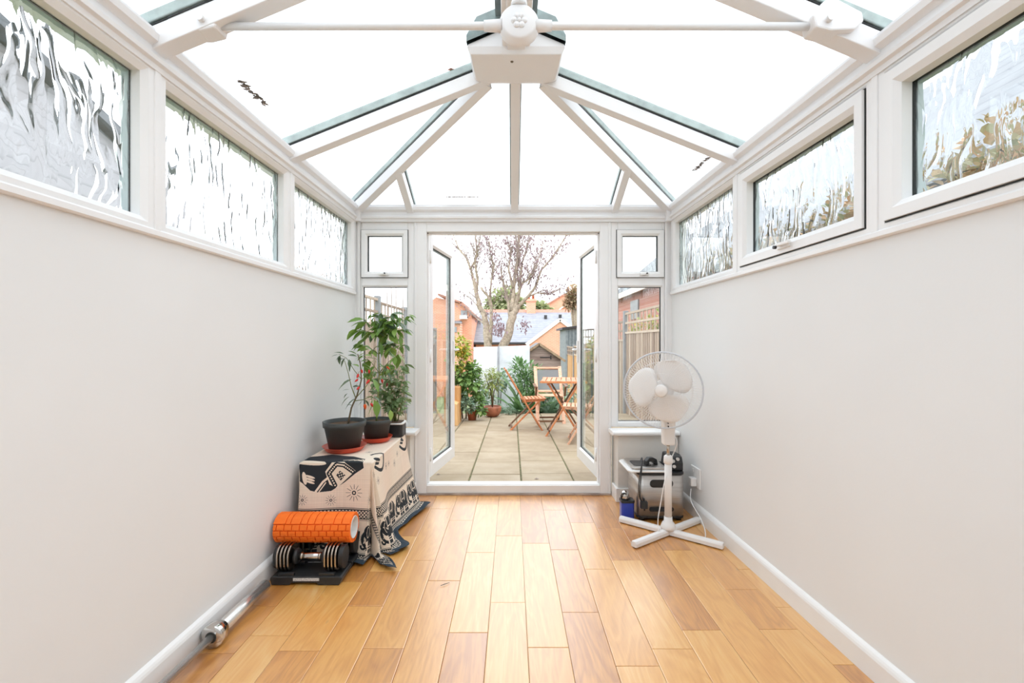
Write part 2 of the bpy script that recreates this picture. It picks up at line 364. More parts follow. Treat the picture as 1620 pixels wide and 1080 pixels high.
    def build(s, name, mat, parent=None, bevel=0.0, fix=True):
        me = bpy.data.meshes.new(name)
        vs = [s.fn(v) for v in s.v] if s.fn else s.v
        me.from_pydata([tuple(v) for v in vs], [], s.f)
        for m in (mat if isinstance(mat, (list, tuple)) else [mat]): me.materials.append(m)
        me.polygons.foreach_set('material_index', s.mi); me.polygons.foreach_set('use_smooth', s.sm)
        if fix and len(s.f) < 60000:
            import bmesh
            bm = bmesh.new(); bm.from_mesh(me); bmesh.ops.recalc_face_normals(bm, faces=bm.faces); bm.to_mesh(me); bm.free()
        me.update()
        o = bpy.data.objects.new(name, me); link(o, parent)
        if bevel:
            bv = o.modifiers.new('bevel', 'BEVEL'); bv.width = bevel; bv.segments = 2; bv.limit_method = 'ANGLE'; bv.angle_limit = 0.6
        return o

def rounded(w, h, r, n=5, cx=0, cy=0):
    pts = []
    for (sx, sy, a0) in ((1, 1, 0), (-1, 1, 90), (-1, -1, 180), (1, -1, 270)):
        for k in range(n+1):
            a = math.radians(a0+90*k/n); pts.append((cx+sx*(w/2-r)+r*math.cos(a), cy+sy*(h/2-r)+r*math.sin(a)))
    return pts

def at(px, py, Y):      # a world point at depth Y, from a position measured in the photograph
    return Vector(((px-810)/F*Y, Y, CH+(540-py)/F*Y))

def copy_tree(o, parent=None, **props):
    c = o.copy(); COL.objects.link(c)
    if parent is not None: c.parent = parent
    for k, v in props.items(): c[k] = v
    for ch in list(o.children):
        copy_tree(ch, c)
    return c

# side walls are not quite square to the end wall
XL = lambda y: -1.198 - 0.0083*(D-y)
XR = lambda y: 1.217 + 0.0236*(D-y)
fnL = lambda v: (XL(v[1])+v[0], v[1], v[2])       # v.x = distance into the room
fnR = lambda v: (XR(v[1])-v[0], v[1], v[2])
YB = -1.6            # rear of the room
W0, W1 = 1.547, 2.09

# ------------------------------------------------------------------ floor with planks
floor = empty('floor', (0, 1, 0), kind='structure')
mb = MB(); mb.box(-1.3, 1.42, YB, D+0.1, -0.06, -0.012); mb.build('underlay', M['subfloor'], floor)
PW = 0.1575
ends_px = {0: [859, 1023.5], 1: [869, 968], 2: [900, 1052.8], 3: [886], 4: [996], 5: [870, 913], 6: [932, 995], 7: [900, 960, 1051],
           -1: [847, 952.5], -2: [873.5, 1000], -3: [918], -4: [886, 1025], -5: [903.4, 958], -6: [920, 1029], -7: [1004.7], -8: [958, 1033]}
rp = random.Random(3)
for k in range(-9, 9):
    x0, x1 = 0.06+PW*k, 0.06+PW*(k+1)
    x0c, x1c = max(x0, -1.225), min(x1, 1.30)
    if x1c-x0c < 0.01: continue
    ys = sorted(CH*F/(p-540) for p in ends_px.get(k, []))
    y = ys[-1] if ys else 2.2+rp.random()
    while y < D-0.35:
        y += rp.choice([0.42, 0.6, 0.75, 0.9]);
        if y < D-0.1: ys.append(y)
    y = ys[0] if ys else 1.0
    while y > YB: y -= rp.choice([0.5, 0.7, 0.9, 1.1]); ys.append(y)
    ys = sorted(ys+[D+0.02]); ys = [q for q in ys if q > YB] ; ys = [YB]+ys
    for a, b in zip(ys[:-1], ys[1:]):
        if b-a < 0.02: continue
        g = 0.0007; mb = MB(); cx, cy = (x0c+x1c)/2, (a+b)/2; hx, hy = (x1c-x0c)/2-g, (b-a)/2-g
        e = 0.0025; zt = rp.uniform(-0.0006, 0.0)
        mb.add([(-hx, -hy, -0.012), (hx, -hy, -0.012), (hx, hy, -0.012), (-hx, hy, -0.012), (-hx, -hy, zt-0.0008), (hx, -hy, zt-0.0008), (hx, hy, zt-0.0008), (-hx, hy, zt-0.0008),
                (-hx+e, -hy+e, zt), (hx-e, -hy+e, zt), (hx-e, hy-e, zt), (-hx+e, hy-e, zt)],
               [(0, 3, 2, 1), (0, 1, 5, 4), (1, 2, 6, 5), (2, 3, 7, 6), (3, 0, 4, 7), (4, 5, 9, 8), (5, 6, 10, 9), (6, 7, 11, 10), (7, 4, 8, 11), (8, 9, 10, 11)], False)
        o = mb.build('plank', M['oak'], None); o.parent = floor; o.location = (cx, cy-1, 0)

# ------------------------------------------------------------------ walls
def structure(mb, name, mat, bevel=0): return tag(mb.build(name, mat, None, bevel), kind='structure')
mb = MB(fnL); mb.box(-0.12, 0, YB, D+0.08, -0.02, W0); structure(mb, 'wall_left', M['wall'])
mb = MB(fnR); mb.box(-0.12, 0, YB, D+0.08, -0.02, W0); structure(mb, 'wall_right', M['wall'])
mb = MB(); mb.box(-1.5, 1.6, YB-0.12, YB, -0.02, 2.9); structure(mb, 'wall_rear', M['wall'])
def skirt(fn, y0, y1):
    m = MB(fn); prof = [(0, 0), (0.019, 0), (0.019, 0.075), (0.016, 0.084), (0.011, 0.092), (0.004, 0.098), (0, 0.1)]
    m.prism(prof, (0, y0, 0), (1, 0, 0), (0, 0, 1), (0, 1, 0), y1-y0); return m
structure(skirt(fnL, YB, 3.33), 'baseboard_left', M['gloss_white'])
structure(skirt(fnR, YB, 3.33), 'baseboard_right', M['gloss_white'])

# dwarf walls under the sidelights
DW = 3.33
for side, xa, xb in (('left', XL(D), -0.745), ('right', 0.775, XR(D))):
    m = MB(); m.box(xa, xb, DW, D+0.06, 0, 0.487); structure(m, 'wall_dwarf_'+side, M['dwarf'])
    inner = xb if side == 'left' else xa
    s_ = 1 if side == 'left' else -1
    m = MB(); m.box(xa if side == 'left' else xa-0.018, xb+(0.018 if side == 'left' else 0), DW-0.018, DW, 0, 0.1)
    m.box(inner, inner+s_*0.018, DW, D-0.02, 0, 0.1)
    structure(m, 'baseboard_dwarf_'+side, M['gloss_white'], 0.004)
    m = MB()
    m.box(xa, xb, DW-0.035, D-0.03, 0.487, 0.517) if False else None
    prof = [(DW-0.03, 0.487), (D-0.03, 0.487), (D-0.03, 0.515), (DW-0.03, 0.515), (DW-0.038, 0.511), (DW-0.041, 0.501), (DW-0.038, 0.491)]
    xx0, xx1 = (xa, xb+0.045) if side == 'left' else (xa-0.045, xb)
    m.prism(prof, (xx0, 0, 0), (0, 1, 0), (0, 0, 1), (1, 0, 0), xx1-xx0)
    structure(m, 'trim_sill_'+side, M['gloss_white'])

# ------------------------------------------------------------------ side windows
def side_window(name, fn, y0, y1, sash, handle=None):
    w = empty(name, fn((0, (y0+y1)/2, W0)), kind='structure')
    def ring(a0, a1, b0, b1, wd, d0, d1, nm, bev, mat=M['upvc']):
        m = MB(fn)
        # mitred frame with a sloping inner bead
        O = [(a0, b0), (a1, b0), (a1, b1), (a0, b1)]; I = [(a0+wd, b0+wd), (a1-wd, b0+wd), (a1-wd, b1-wd), (a0+wd, b1-wd)]
        M_ = [(a0+wd-bev, b0+wd-bev), (a1-wd+bev, b0+wd-bev), (a1-wd+bev, b1-wd+bev), (a0+wd-bev, b1-wd+bev)]
        vs = [(d1, a, b) for a, b in O]+[(d1, a, b) for a, b in M_]+[(d1-0.014, a, b) for a, b in I]+[(d0, a, b) for a, b in I]+[(d0, a, b) for a, b in O]
        fs = []
        for r in range(5):
            for k in range(4):
                j = (k+1) % 4; r2 = (r+1) % 5; fs.append((r*4+k, r*4+j, r2*4+j, r2*4+k))
        m.add(vs, fs, False); return m.build(nm, mat, w)
    ring(y0, y1, W0-0.02, W1+0.02, 0.055, -0.065, 0.014, 'frame', 0.018)
    g = 0.053; zz0 = W0-0.02
    if sash:
        ring(y0+0.045, y1-0.045, W0+0.025, W1-0.03, 0.055, -0.05, 0.024, 'sash', 0.02)
        ring(y0+0.041, y1-0.041, W0+0.021, W1-0.026, 0.008, -0.05, 0.0150, 'gasket', 0.001, M['gasket'])
        g = 0.1
    a0, a1, b0, b1 = y0+g, y1-g, W0-0.02+g, W1+0.02-g
    if sash: b0, b1 = W0+0.079, W1-0.084
    ring(a0-0.004, a1+0.004, b0-0.004, b1+0.004, 0.006, -0.034, -0.024, 'gasket', 0.001, M['gasket'])
    m = MB(fn); m.box(-0.034, -0.028, a0-0.002, a1+0.002, b0-0.002, b1+0.002)
    o = m.build('pane', [M['ripple_smooth'], M['ripple']], w)
    me = o.data; cx = sum(v.co.x for v in me.vertices)/8
    for p in me.polygons:
        if abs(p.normal.x) > 0.9 and ((p.center.x-cx)*cx > 0): p.material_index = 1
    # spacer of the double glazing
    ring(a0-0.002, a1+0.002, b0-0.002, b1+0.002, 0.010, -0.055, -0.038, 'spacer', 0.001, M['spacer'])
    if handle is not None:
        h = MB(fn); hz = W0+0.055
        h.box(0.02, 0.032, handle-0.045, handle+0.045, hz-0.012, hz+0.012)
        h.prism([(-0.012, 0), (0.012, 0), (0.01, 0.03), (-0.01, 0.03)], (0.02, handle+0.01, hz), (0, 1, 0), (1, 0, 0), (0, 0, 1), 0.014)
        h.bar((0.045, handle-0.07, hz+0.004), (0.045, handle+0.02, hz+0.006), 0.016, 0.014)
        ho = h.build('handle', M['gloss_white'], w, 0.003)
        k = MB(fn); k.tube([(0.05, handle+0.02, hz-0.004), (0.062, handle+0.02, hz-0.004)], 0.008, 12); k.build('key_lock', M['dark_metal'], ho)
    return w
YM = [2.46, 1.54, 0.62, -0.3, YB]
ys_ = [D-0.0]+YM
n_w = 1
for i in range(len(ys_)-1):
    side_window('window_%d' % n_w, fnL, ys_[i+1], ys_[i]-(0.03 if i == 0 else 0), False); n_w += 1
YMR = [2.49, 1.565, 0.64, -0.3, YB]; ys_ = [D-0.0]+YMR
for i in range(len(ys_)-1):
    side_window('window_%d' % n_w, fnR, ys_[i+1], ys_[i]-(0.03 if i == 0 else 0), i in (1, 2), 2.05 if i == 1 else None); n_w += 1
# mullion cover strips
for fn, ys in ((fnL, YM[:4]), (fnR, YMR[:4])):
    for y in ys:
        m = MB(fn); m.box(-0.05, 0.018, y-0.014, y+0.014, W0-0.018, W1+0.02); structure(m, 'trim_mullion', M['upvc'], 0.003)
# moulding under the windows
for fn, nm in ((fnL, 'trim_1'), (fnR, 'trim_2')):
    m = MB(fn); m.prism([(-0.05, 0), (0.012, 0), (0.02, 0.004), (0.02, 0.02), (0.014, 0.026), (-0.05, 0.026)], (0, YB, W0-0.024), (1, 0, 0), (0, 0, 1), (0, 1, 0), D-0.03-YB)
    structure(m, nm, M['upvc'])

# ------------------------------------------------------------------ end wall: corner posts, sidelights, door frame
Z = lambda py, Y=D: CH+(540-py)/F*Y
X = lambda px, Y=D: (px-810)/F*Y
def frame_xz(m, x0, x1, z0, z1, wd, y0, y1, bead=0.016, step=0.012):
    O = [(x0, z0), (x1, z0), (x1, z1), (x0, z1)]; I = [(x0+wd, z0+wd), (x1-wd, z0+wd), (x1-wd, z1-wd), (x0+wd, z1-wd)]
    B = [(x0+wd-bead, z0+wd-bead), (x1-wd+bead, z0+wd-bead), (x1-wd+bead, z1-wd+bead), (x0+wd-bead, z1-wd+bead)]
    vs = [(a, y0, b) for a, b in O]+[(a, y0, b) for a, b in B]+[(a, y0+step, b) for a, b in I]+[(a, y1, b) for a, b in I]+[(a, y1, b) for a, b in O]
    m.add(vs, [(r*4+k, r*4+(k+1) % 4, ((r+1) % 5)*4+(k+1) % 4, ((r+1) % 5)*4+k) for r in range(5) for k in range(4)], False)
xd0, xd1 = X(655), X(967)      # door frame, outside edges
for side, xa, xb in (('left', XL(D)-0.12, X(570.5)), ('right', X(1051), XR(D)+0.12)):
    m = MB(); m.box(xa, xb, D-0.01, D+0.08, 0.0, 2.13); m.box(xb-0.02 if side == 'left' else xa+0.02, xb if side == 'left' else xa, D-0.016, D, 0.5, 2.12)
    structure(m, 'trim_corner_'+side, M['upvc'], 0.003)
# header band above everything
m = MB(); m.box(XL(D), XR(D), D-0.02, D+0.07, Z(351.5), Z(349)+0.03); structure(m, 'trim_header', M['upvc'], 0.003)
sash_h = {}
for name, side, xa, xb, pa, pb, in (('window_20', 'left', X(564), X(655), (582, 636), (572.5, 645)), ('window_21', 'right', X(967), X(1057), (985, 1040), (977, 1048))):
    w = empty(name, ((xa+xb)/2, D, 0.517), kind='structure')
    m = MB()   # outer frame around both lights plus the transom
    zb, zt = 0.517, Z(351.5)
    a0, a1 = X(pb[0]), X(pb[1])
    m.box(xa, a0, D, D+0.065, zb, zt); m.box(a1, xb, D, D+0.065, zb, zt)
    m.box(a0, a1, D, D+0.065, zb, Z(668)); m.box(a0, a1, D, D+0.065, Z(452), Z(438)); m.box(a0, a1, D, D+0.065, Z(365), zt)
    m.build('frame', M['upvc'], w, 0.004)
    m = MB(); frame_xz(m, a0-0.004, a1+0.004, Z(668)-0.004, Z(452)+0.004, 0.012, D+0.008, D+0.04, 0.006, 0.006); m.build('bead', M['upvc'], w)
    m = MB(); frame_xz(m, a0+0.006, a1-0.006, Z(668)+0.006, Z(452)-0.006, 0.005, D+0.018, D+0.04, 0.001, 0.001); m.build('gasket', M['gasket'], w)
    m = MB(); m.box(a0, a1, D+0.03, D+0.034, Z(668), Z(452)); m.build('pane', M['glass'], w)
    # top hung casement
    m = MB(); frame_xz(m, X(pa[0])-0.045, X(pa[1])+0.045, Z(430)-0.042, Z(373)+0.042, 0.043, D-0.016, D+0.03, 0.016, 0.012); sash = m.build('sash', M['upvc'], w)
    m = MB(); frame_xz(m, X(pa[0])-0.003, X(pa[1])+0.003, Z(430)-0.003, Z(373)+0.003, 0.006, D+0.0, D+0.03, 0.001, 0.001); m.build('gasket', M['gasket'], w)
    m = MB(); frame_xz(m, X(pa[0])-0.049, X(pa[1])+0.049, Z(430)-0.046, Z(373)+0.046, 0.006, D-0.006, D+0.02, 0.001, 0.001); m.build('gasket', M['gasket'], w)
    m = MB(); m.box(X(pa[0]), X(pa[1]), D+0.01, D+0.014, Z(430), Z(373)); m.build('pane', M['glass'], w)
    cx = X(609 if side == 'left' else 1018); hz = Z(434.5)
    m = MB(); m.box(cx-0.035, cx+0.035, D-0.026, D-0.016, hz-0.008, hz+0.008); m.box(cx-0.012, cx+0.012, D-0.046, D-0.016, hz-0.008, hz+0.01)
    m.bar((cx-0.04, D-0.046, hz-0.001), (cx+0.03, D-0.046, hz+0.003), 0.012, 0.014); h = m.build('handle', M['gloss_white'], w, 0.002)
    m = MB(); m.tube([(cx+0.012, D-0.046, hz+0.004), (cx+0.012, D-0.058, hz+0.004)], 0.006, 12); m.build('key_lock', M['dark_metal'], h)

# french doors: frame
dr = empty('door_1', (0, D, 0), kind='structure')
xi0, xi1, zt_, zb_ = X(675), X(949), Z(366.5), Z(766)
m = MB(); y0, y1 = D-0.004, D+0.066
m.box(xd0, xi0, y0, y1, 0.0, Z(351.5)); m.box(xi1, xd1, y0, y1, 0.0, Z(351.5)); m.box(xi0, xi1, y0, y1, zt_, Z(351.5))
m.box(xd0+0.006, xd0+0.022, y0-0.006, y0, 0.0, Z(351.5)); m.box(xd1-0.022, xd1-0.006, y0-0.006, y0, 0.0, Z(351.5))
m.build('frame', M['upvc'], dr, 0.004)
m = MB(); m.box(xi0, xi1, y0, y1, 0.012, zb_-0.006); m.box(xi0, xi1, y0+0.012, y1+0.02, zb_-0.008, zb_)
m.build('threshold', M['gloss_white'], dr, 0.004)
m = MB(); m.box(xd0, xd1, y0-0.012, y0+0.01, 0.0, 0.012); m.build('threshold_seal', M['dry_leaf'], dr)
# rebate seen in the frame
m = MB(); m.box(xi0, xi0+0.012, D+0.03, y1, zb_, zt_); m.box(xi1-0.012, xi1, D+0.03, y1, zb_, zt_); m.box(xi0, xi1, D+0.03, y1, zt_-0.012, zt_)
m.build('rebate', M['upvc'], dr, 0.002)
for name, hx, sgn, ang in (('door_2', xi0+0.012, 1, 80.5), ('door_3', xi1-0.012, -1, 85.0)):
    ld = empty(name, (hx, D+0.075, zb_+0.03), kind='structure', world=False)
    Wd = 0.665; Hd = zt_-zb_-0.03; t = 0.062
    m = MB()     # leaf in local space: x 0..Wd (hinge at 0), y thickness 0..t, z 0..Hd
    st = 0.088
    O = [(0, 0), (Wd, 0), (Wd, Hd), (0, Hd)]; I = [(st, st+0.02), (Wd-st, st+0.02), (Wd-st, Hd-st), (st, Hd-st)]
    B = [(st-0.018, st+0.002), (Wd-st+0.018, st+0.002), (Wd-st+0.018, Hd-st+0.018), (st-0.018, Hd-st+0.018)]
    vs = [(a, 0, b) for a, b in O]+[(a, 0, b) for a, b in B]+[(a, 0.014, b) for a, b in I]+[(a, t-0.014, b) for a, b in I]+[(a, t, b) for a, b in B]+[(a, t, b) for a, b in O]
    m.add(vs, [(r*4+k, r*4+(k+1) % 4, ((r+1) % 6)*4+(k+1) % 4, ((r+1) % 6)*4+k) for r in range(6) for k in range(4)], False)
    fr = m.build('leaf_frame', M['upvc'], ld)
    m = MB(); frame_xz(m, I[0][0]-0.002, I[1][0]+0.002, I[0][1]-0.002, I[2][1]+0.002, 0.008, 0.013, 0.018, 0.001, 0.001); m.build('gasket', M['gasket'], ld)
    m = MB(); frame_xz(m, I[0][0]-0.002, I[1][0]+0.002, I[0][1]-0.002, I[2][1]+0.002, 0.012, 0.026, 0.04, 0.001, 0.001); m.build('spacer', M['capping'], ld)
    m = MB(); m.box(I[0][0], I[1][0], 0.019, 0.023, I[0][1], I[2][1]); m.build('pane', M['glass'], ld)
    if sgn == 1:
        m = MB(); m.box(Wd, Wd+0.022, 0.012, t+0.012, -0.0, Hd); m.build('meeting_stile', M['upvc'], ld, 0.004)
    hz = Z(553, 4.1)-zb_-0.03
    m = MB(); m.box(Wd-0.06, Wd-0.03, -0.012, 0, hz-0.12, hz+0.08); m.tube([(Wd-0.045, -0.008, hz), (Wd-0.045, -0.05, hz)], 0.009, 10)
    m.tube([(Wd-0.045, -0.05, hz), (Wd-0.14, -0.052, hz)], 0.009, 10); m.build('handle', M['gloss_white'], ld, 0.003)
    for z_ in (0.18, Hd*0.5, Hd-0.18):
        m = MB(); m.tube([(-0.006, -0.004, z_-0.05), (-0.006, -0.004, z_+0.05)], 0.009, 10); m.build('hinge', M['gloss_white'], ld)
    if sgn == -1:
        for ch in ld.children:      # mirror the leaf: write it with negative x
            for v in ch.data.vertices: v.co.x = -v.co.x
            ch.data.flip_normals()
    # local y=0 is the room face when shut; leaf swings outwards
    ld.rotation_euler = (0, 0, math.radians(ang) if sgn == 1 else -math.radians(ang))

# ------------------------------------------------------------------ roof (ceiling)
roof = empty('ceiling', (0.02, 1.5, 2.18), kind='structure')
ZE = 2.215; SL = 0.42
RX = 0.02
def eave_profile(m, o, ain, along, length):
    # ain: direction into the room
    prof = [(-0.13, -0.01), (0.02, -0.01), (0.022, 0.008), (0.034, 0.014), (0.036, 0.028), (0.022, 0.036), (0.02, 0.062), (0.042, 0.074), (0.046, 0.096), (0.03, 0.102), (0.03, 0.118), (-0.13, 0.118)]
    m.prism(prof, o, ain, (0, 0, 1), along, length)
ez = W1-0.0
m = MB(fnL); eave_profile(m, (0, YB, ez), (1, 0, 0), (0, 1, 0), D-YB); m.build('eaves_beam', M['upvc_roof'], roof)
m = MB(fnR); eave_profile(m, (0, YB, ez), (1, 0, 0), (0, 1, 0), D-YB); m.build('eaves_beam', M['upvc_roof'], roof)
m = MB(); eave_profile(m, (XL(D)-0.1, D-0.0, ez+0.0), (0, -1, 0), (1, 0, 0), XR(D)-XL(D)+0.2); m.build('eaves_beam', M['upvc_roof'], roof)
for xx, s_ in ((XL(D), 1), (XR(D), -1)):
    m = MB(); m.box(xx-0.02*s_, xx+0.055*s_, D-0.055, D+0.02, ez-0.012, ez+0.124); m.build('corner_cover', M['upvc_roof'], roof, 0.003)
# ridge beam
m = MB(); m.box(RX-0.068, RX+0.068, YB, 2.24, 2.60, 2.70); m.box(RX-0.045, RX+0.045, YB, 2.24, 2.585, 2.60); m.build('ridge_beam', M['upvc_roof'], roof, 0.006)
m = MB(); m.prism([(-0.1, -0.02), (0.1, -0.02), (0.06, 0.03), (0, 0.05), (-0.06, 0.03)], (RX, YB, 2.755), (1, 0, 0), (0, 0, 1), (0, 1, 0), 2.3-YB); m.build('ridge_capping', M['crown'], roof)
def rafter(p0, p1, nrm, w=0.062):
    p0, p1 = Vector(p0), Vector(p1)
    m = MB(); m.bar(p0, p1, w, 0.07, nrm, -0.041); m.build('rafter', M['upvc_roof'], roof, 0.003)
    m = MB(); m.bar(p0, p1, w+0.002, 0.0035, nrm, -0.003); m.build('rafter_gasket', M['gasket'], roof)
    m = MB(); m.bar(p0, p1, w+0.014, 0.036, nrm, 0.020); m.bar(p0, p1, w*0.5, 0.016, nrm, 0.048); m.build('rafter_capping', M['capping'], roof, 0.004)
dxr = 0.17
zr = ZE+SL*(1.21-dxr)
for s_, fx, ys in ((-1, XL, YM[:4]), (1, XR, YMR[:4])):
    for i, y in enumerate(ys):
        xe = fx(y); nrm = Vector((s_*SL, 0, 1)).normalized()
        xt = RX+s_*(dxr if i == 0 else 0.06)
        rafter((xe+s_*0.06, y, ZE-SL*0.06), (xt, y+(0.03 if i == 0 else 0), ZE+SL*abs(xe-xt)), nrm)
# hips
hipT = {}
for s_, xe in ((-1, XL(D)), (1, XR(D))):
    top = Vector((RX+s_*0.165, 2.53, zr)); bot = Vector((xe, D, ZE)); hipT[s_] = (bot, top)
    dd = (bot-top).normalized()
    rafter(bot+dd*0.04, top, Vector((s_*0.3, 0.3, 1)).normalized(), 0.058)
nF = Vector((0, 0.47, 1)).normalized()
rafter((RX, D+0.05, ZE-0.02), (RX, 2.42, ZE+(D-2.42)*0.46), nF, 0.056)
for s_, jx in ((-1, X(650)), (1, X(972))):
    bot, top = hipT[s_]; t = (jx-bot.x)/(top.x-bot.x); ph = bot.lerp(top, t)
    rafter((jx, D+0.05, ZE-0.02), (jx, ph.y+0.02, ph.z-0.01), nF, 0.05)
# glass panels
def quad_panel(pts):
    pts = [Vector(p) for p in pts]; n = (pts[1]-pts[0]).cross(pts[2]-pts[0]).normalized()
    if n.z < 0: n = -n
    m = MB(); k = len(pts); vs = pts+[p+n*0.012 for p in pts]
    m.add(vs, [tuple(range(k)), tuple(range(k, 2*k))]+[(i, (i+1) % k, k+(i+1) % k, k+i) for i in range(k)], False)
    # one surface is enough for the thin-glass shader
    m = MB(); m.add(pts, [tuple(range(k))], False)
    sol = m.build('glass_panel', M['roof_glass'], roof); return sol
for s_, fx, ys in ((-1, XL, YM), (1, XR, YMR)):
    for a, b in zip(ys[:-1], ys[1:]):
        xa, xb = fx(a)+s_*0.09, fx(b)+s_*0.09
        quad_panel([(xa, a, ZE-SL*0.09), (xb, b, ZE-SL*0.09), (RX, b, ZE+SL*abs(fx(b)-RX)), (RX, a, ZE+SL*abs(fx(a)-RX))])
    bot, top = hipT[s_]; y = ys[0]; xa = fx(y)+s_*0.09
    quad_panel([(xa, y, ZE-SL*0.09), (bot.x+s_*0.09, D, ZE-SL*0.09+0.0), tuple(bot), tuple(top), (RX+s_*dxr, y, zr)])
    jx = X(650) if s_ < 0 else X(972); t = (jx-bot.x)/(top.x-bot.x); ph = bot.lerp(top, t)
    quad_panel([tuple(bot), (bot.x, D+0.09, ZE-0.04), (jx, D+0.09, ZE-0.04), tuple(ph)])
    quad_panel([(jx, D+0.09, ZE-0.04), (RX, D+0.09, ZE-0.04), (RX, 2.5, top.z), tuple(top), tuple(ph)])
# ridge end cover (white soffit under glass, weathered crown above)
m = MB()
yn, yf, zb2 = 2.215, 2.455, 2.565
def arc_plan(w0, w1, ya, yb, r):
    pts = [(-w0, ya), (0, ya), (w0, ya)]
    for k in range(7): a = math.radians(90*k/6); pts.append((w1-r+r*math.cos(a), yb-r*0.6+0.6*r*math.sin(a)))
    for k in range(7): a = math.radians(90+90*k/6); pts.append((-w1+r+r*math.cos(a), yb-r*0.6+0.6*r*math.sin(a)))
    return pts
lo = arc_plan(0.222, 0.212, yn, yf, 0.07); hi = arc_plan(0.238, 0.226, yn-0.012, yf+0.07, 0.08)
n = len(lo)
ztop = lambda x: 2.605+0.10*(1-min(1, abs(x)/0.238))
vs = [(RX+a, b, zb2) for a, b in lo]+[(RX+a, b, 2.598) for a, b in hi]+[(RX+a*0.98, b, ztop(a)+0.004) for a, b in hi]+[(RX, (yn+yf)/2, 2.70)]
fs = [tuple(range(n))]+[(i, (i+1) % n, n+(i+1) % n, n+i) for i in range(n)]+[(n+i, n+(i+1) % n, 2*n+(i+1) % n, 2*n+i) for i in range(n)]+[(2*n+i, 2*n+(i+1) % n, 3*n) for i in range(n)]
m.add(vs, fs, False); rc = m.build('ridge_end_cover', M['upvc_roof'], roof, 0.004)
m = MB(); m.lathe([(0.0, -0.004), (0.006, -0.003), (0.008, 0)], (RX-0.02, 2.27, zb2), seg=12); m.build('screw', M['screw'], rc)
m = MB(); cp = arc_plan(0.24, 0.22, yn-0.03, yf+0.16, 0.09); n = len(cp)
zc_r = lambda a: ZE+SL*(1.21-abs(a))
vs = [(RX+a, b, zc_r(a)-0.012) for a, b in cp]+[(RX+a*1.0, b, zc_r(a)+0.05-0.03*abs(a)/0.24) for a, b in cp]+[(RX+a*0.8, b*0.97+0.03*yf, zc_r(a*0.8)+0.095) for a, b in cp]+[(RX, (yn+yf)/2, 2.85)]
fs = [(j*n+i, j*n+(i+1) % n, (j+1)*n+(i+1) % n, (j+1)*n+i) for j in (0, 1) for i in range(n)]+[(2*n+i, 2*n+(i+1) % n, 3*n) for i in range(n)]
m.add(vs, fs, False); m.build('ridge_crown', M['crown'], roof, 0.004)

# tie bar with rose boss
YT = 1.545; ZT = CH+(540-42)/F*YT
tb = empty('tie_bar', (RX, YT, ZT), 'white steel tie bar spanning the roof with a round rosette boss', 'tie bar')
xl, xr = X(340, YT), X(1290, YT)
m = MB(); m.tube([(xl, YT, ZT), (RX, YT, ZT+0.002), (xr, YT, ZT)], 0.0125, 12); m.build('bar', M['upvc_roof'], tb)
for s_, xe in ((-1, xl), (1, xr)):
    m = MB(); xo = xe+s_*0.10
    m.prism([(0, -0.02), (0.05, -0.032), (0.13, -0.028), (0.16, 0.0), (0.155, 0.03), (0.05, 0.085), (0.02, 0.06), (-0.01, 0.02)], (xe-s_*0.02, YT-0.034, ZT-0.004), (s_, 0, 0), (0, 0, 1), (0, 1, 0), 0.068)
    br = m.build('bracket', M['upvc_roof'], tb, 0.006)
    m = MB(); m.tube([(xe+s_*0.02, YT-0.05, ZT), (xe+s_*0.02, YT+0.05, ZT)], 0.012, 12); m.build('pivot_pin', M['upvc_roof'], br)
    m = MB(); m.tube([(RX+s_*0.055, YT, ZT+0.002), (RX+s_*0.115, YT, ZT+0.002)], [0.021, 0.017], 16); m.build('sleeve', M['upvc_roof'], tb)
Ry = Matrix.Rotation(PI/2, 3, 'X')   # lathe axis z -> -y (towards the camera)
m = MB(); m.lathe([(0.0, 0.022), (0.052, 0.022), (0.059, 0.018), (0.061, 0.01), (0.067, 0.004), (0.069, -0.012), (0.06, -0.026), (0, -0.026)], (RX+0.004, YT, ZT+0.006), Ry, 40)
boss = m.build('boss', M['upvc_roof'], tb)
m = MB(); m.lathe([(0, 0.029), (0.006, 0.029), (0.008, 0.024), (0.008, 0.021)], (RX+0.004, YT, ZT+0.006), Ry, 16)
for k in range(6):
    a = 2*PI*k/6; c = Vector((RX+0.004+0.017*math.cos(a), YT-0.023, ZT+0.006+0.017*math.sin(a)))
    m.lathe([(0, 0.006), (0.008, 0.005), (0.011, 0.0), (0.011, -0.003)], c, Ry, 12)
m.build('rosette', M['upvc_roof'], boss)
m = MB(); m.tube([(RX+0.004, YT, ZT+0.06), (RX+0.004, YT, 2.59)], 0.012, 12); m.lathe([(0.03, 0), (0.026, 0.02), (0.014, 0.03)], (RX+0.004, YT, ZT+0.062), seg=16)
m.build('drop_rod', M['upvc_roof'], tb)

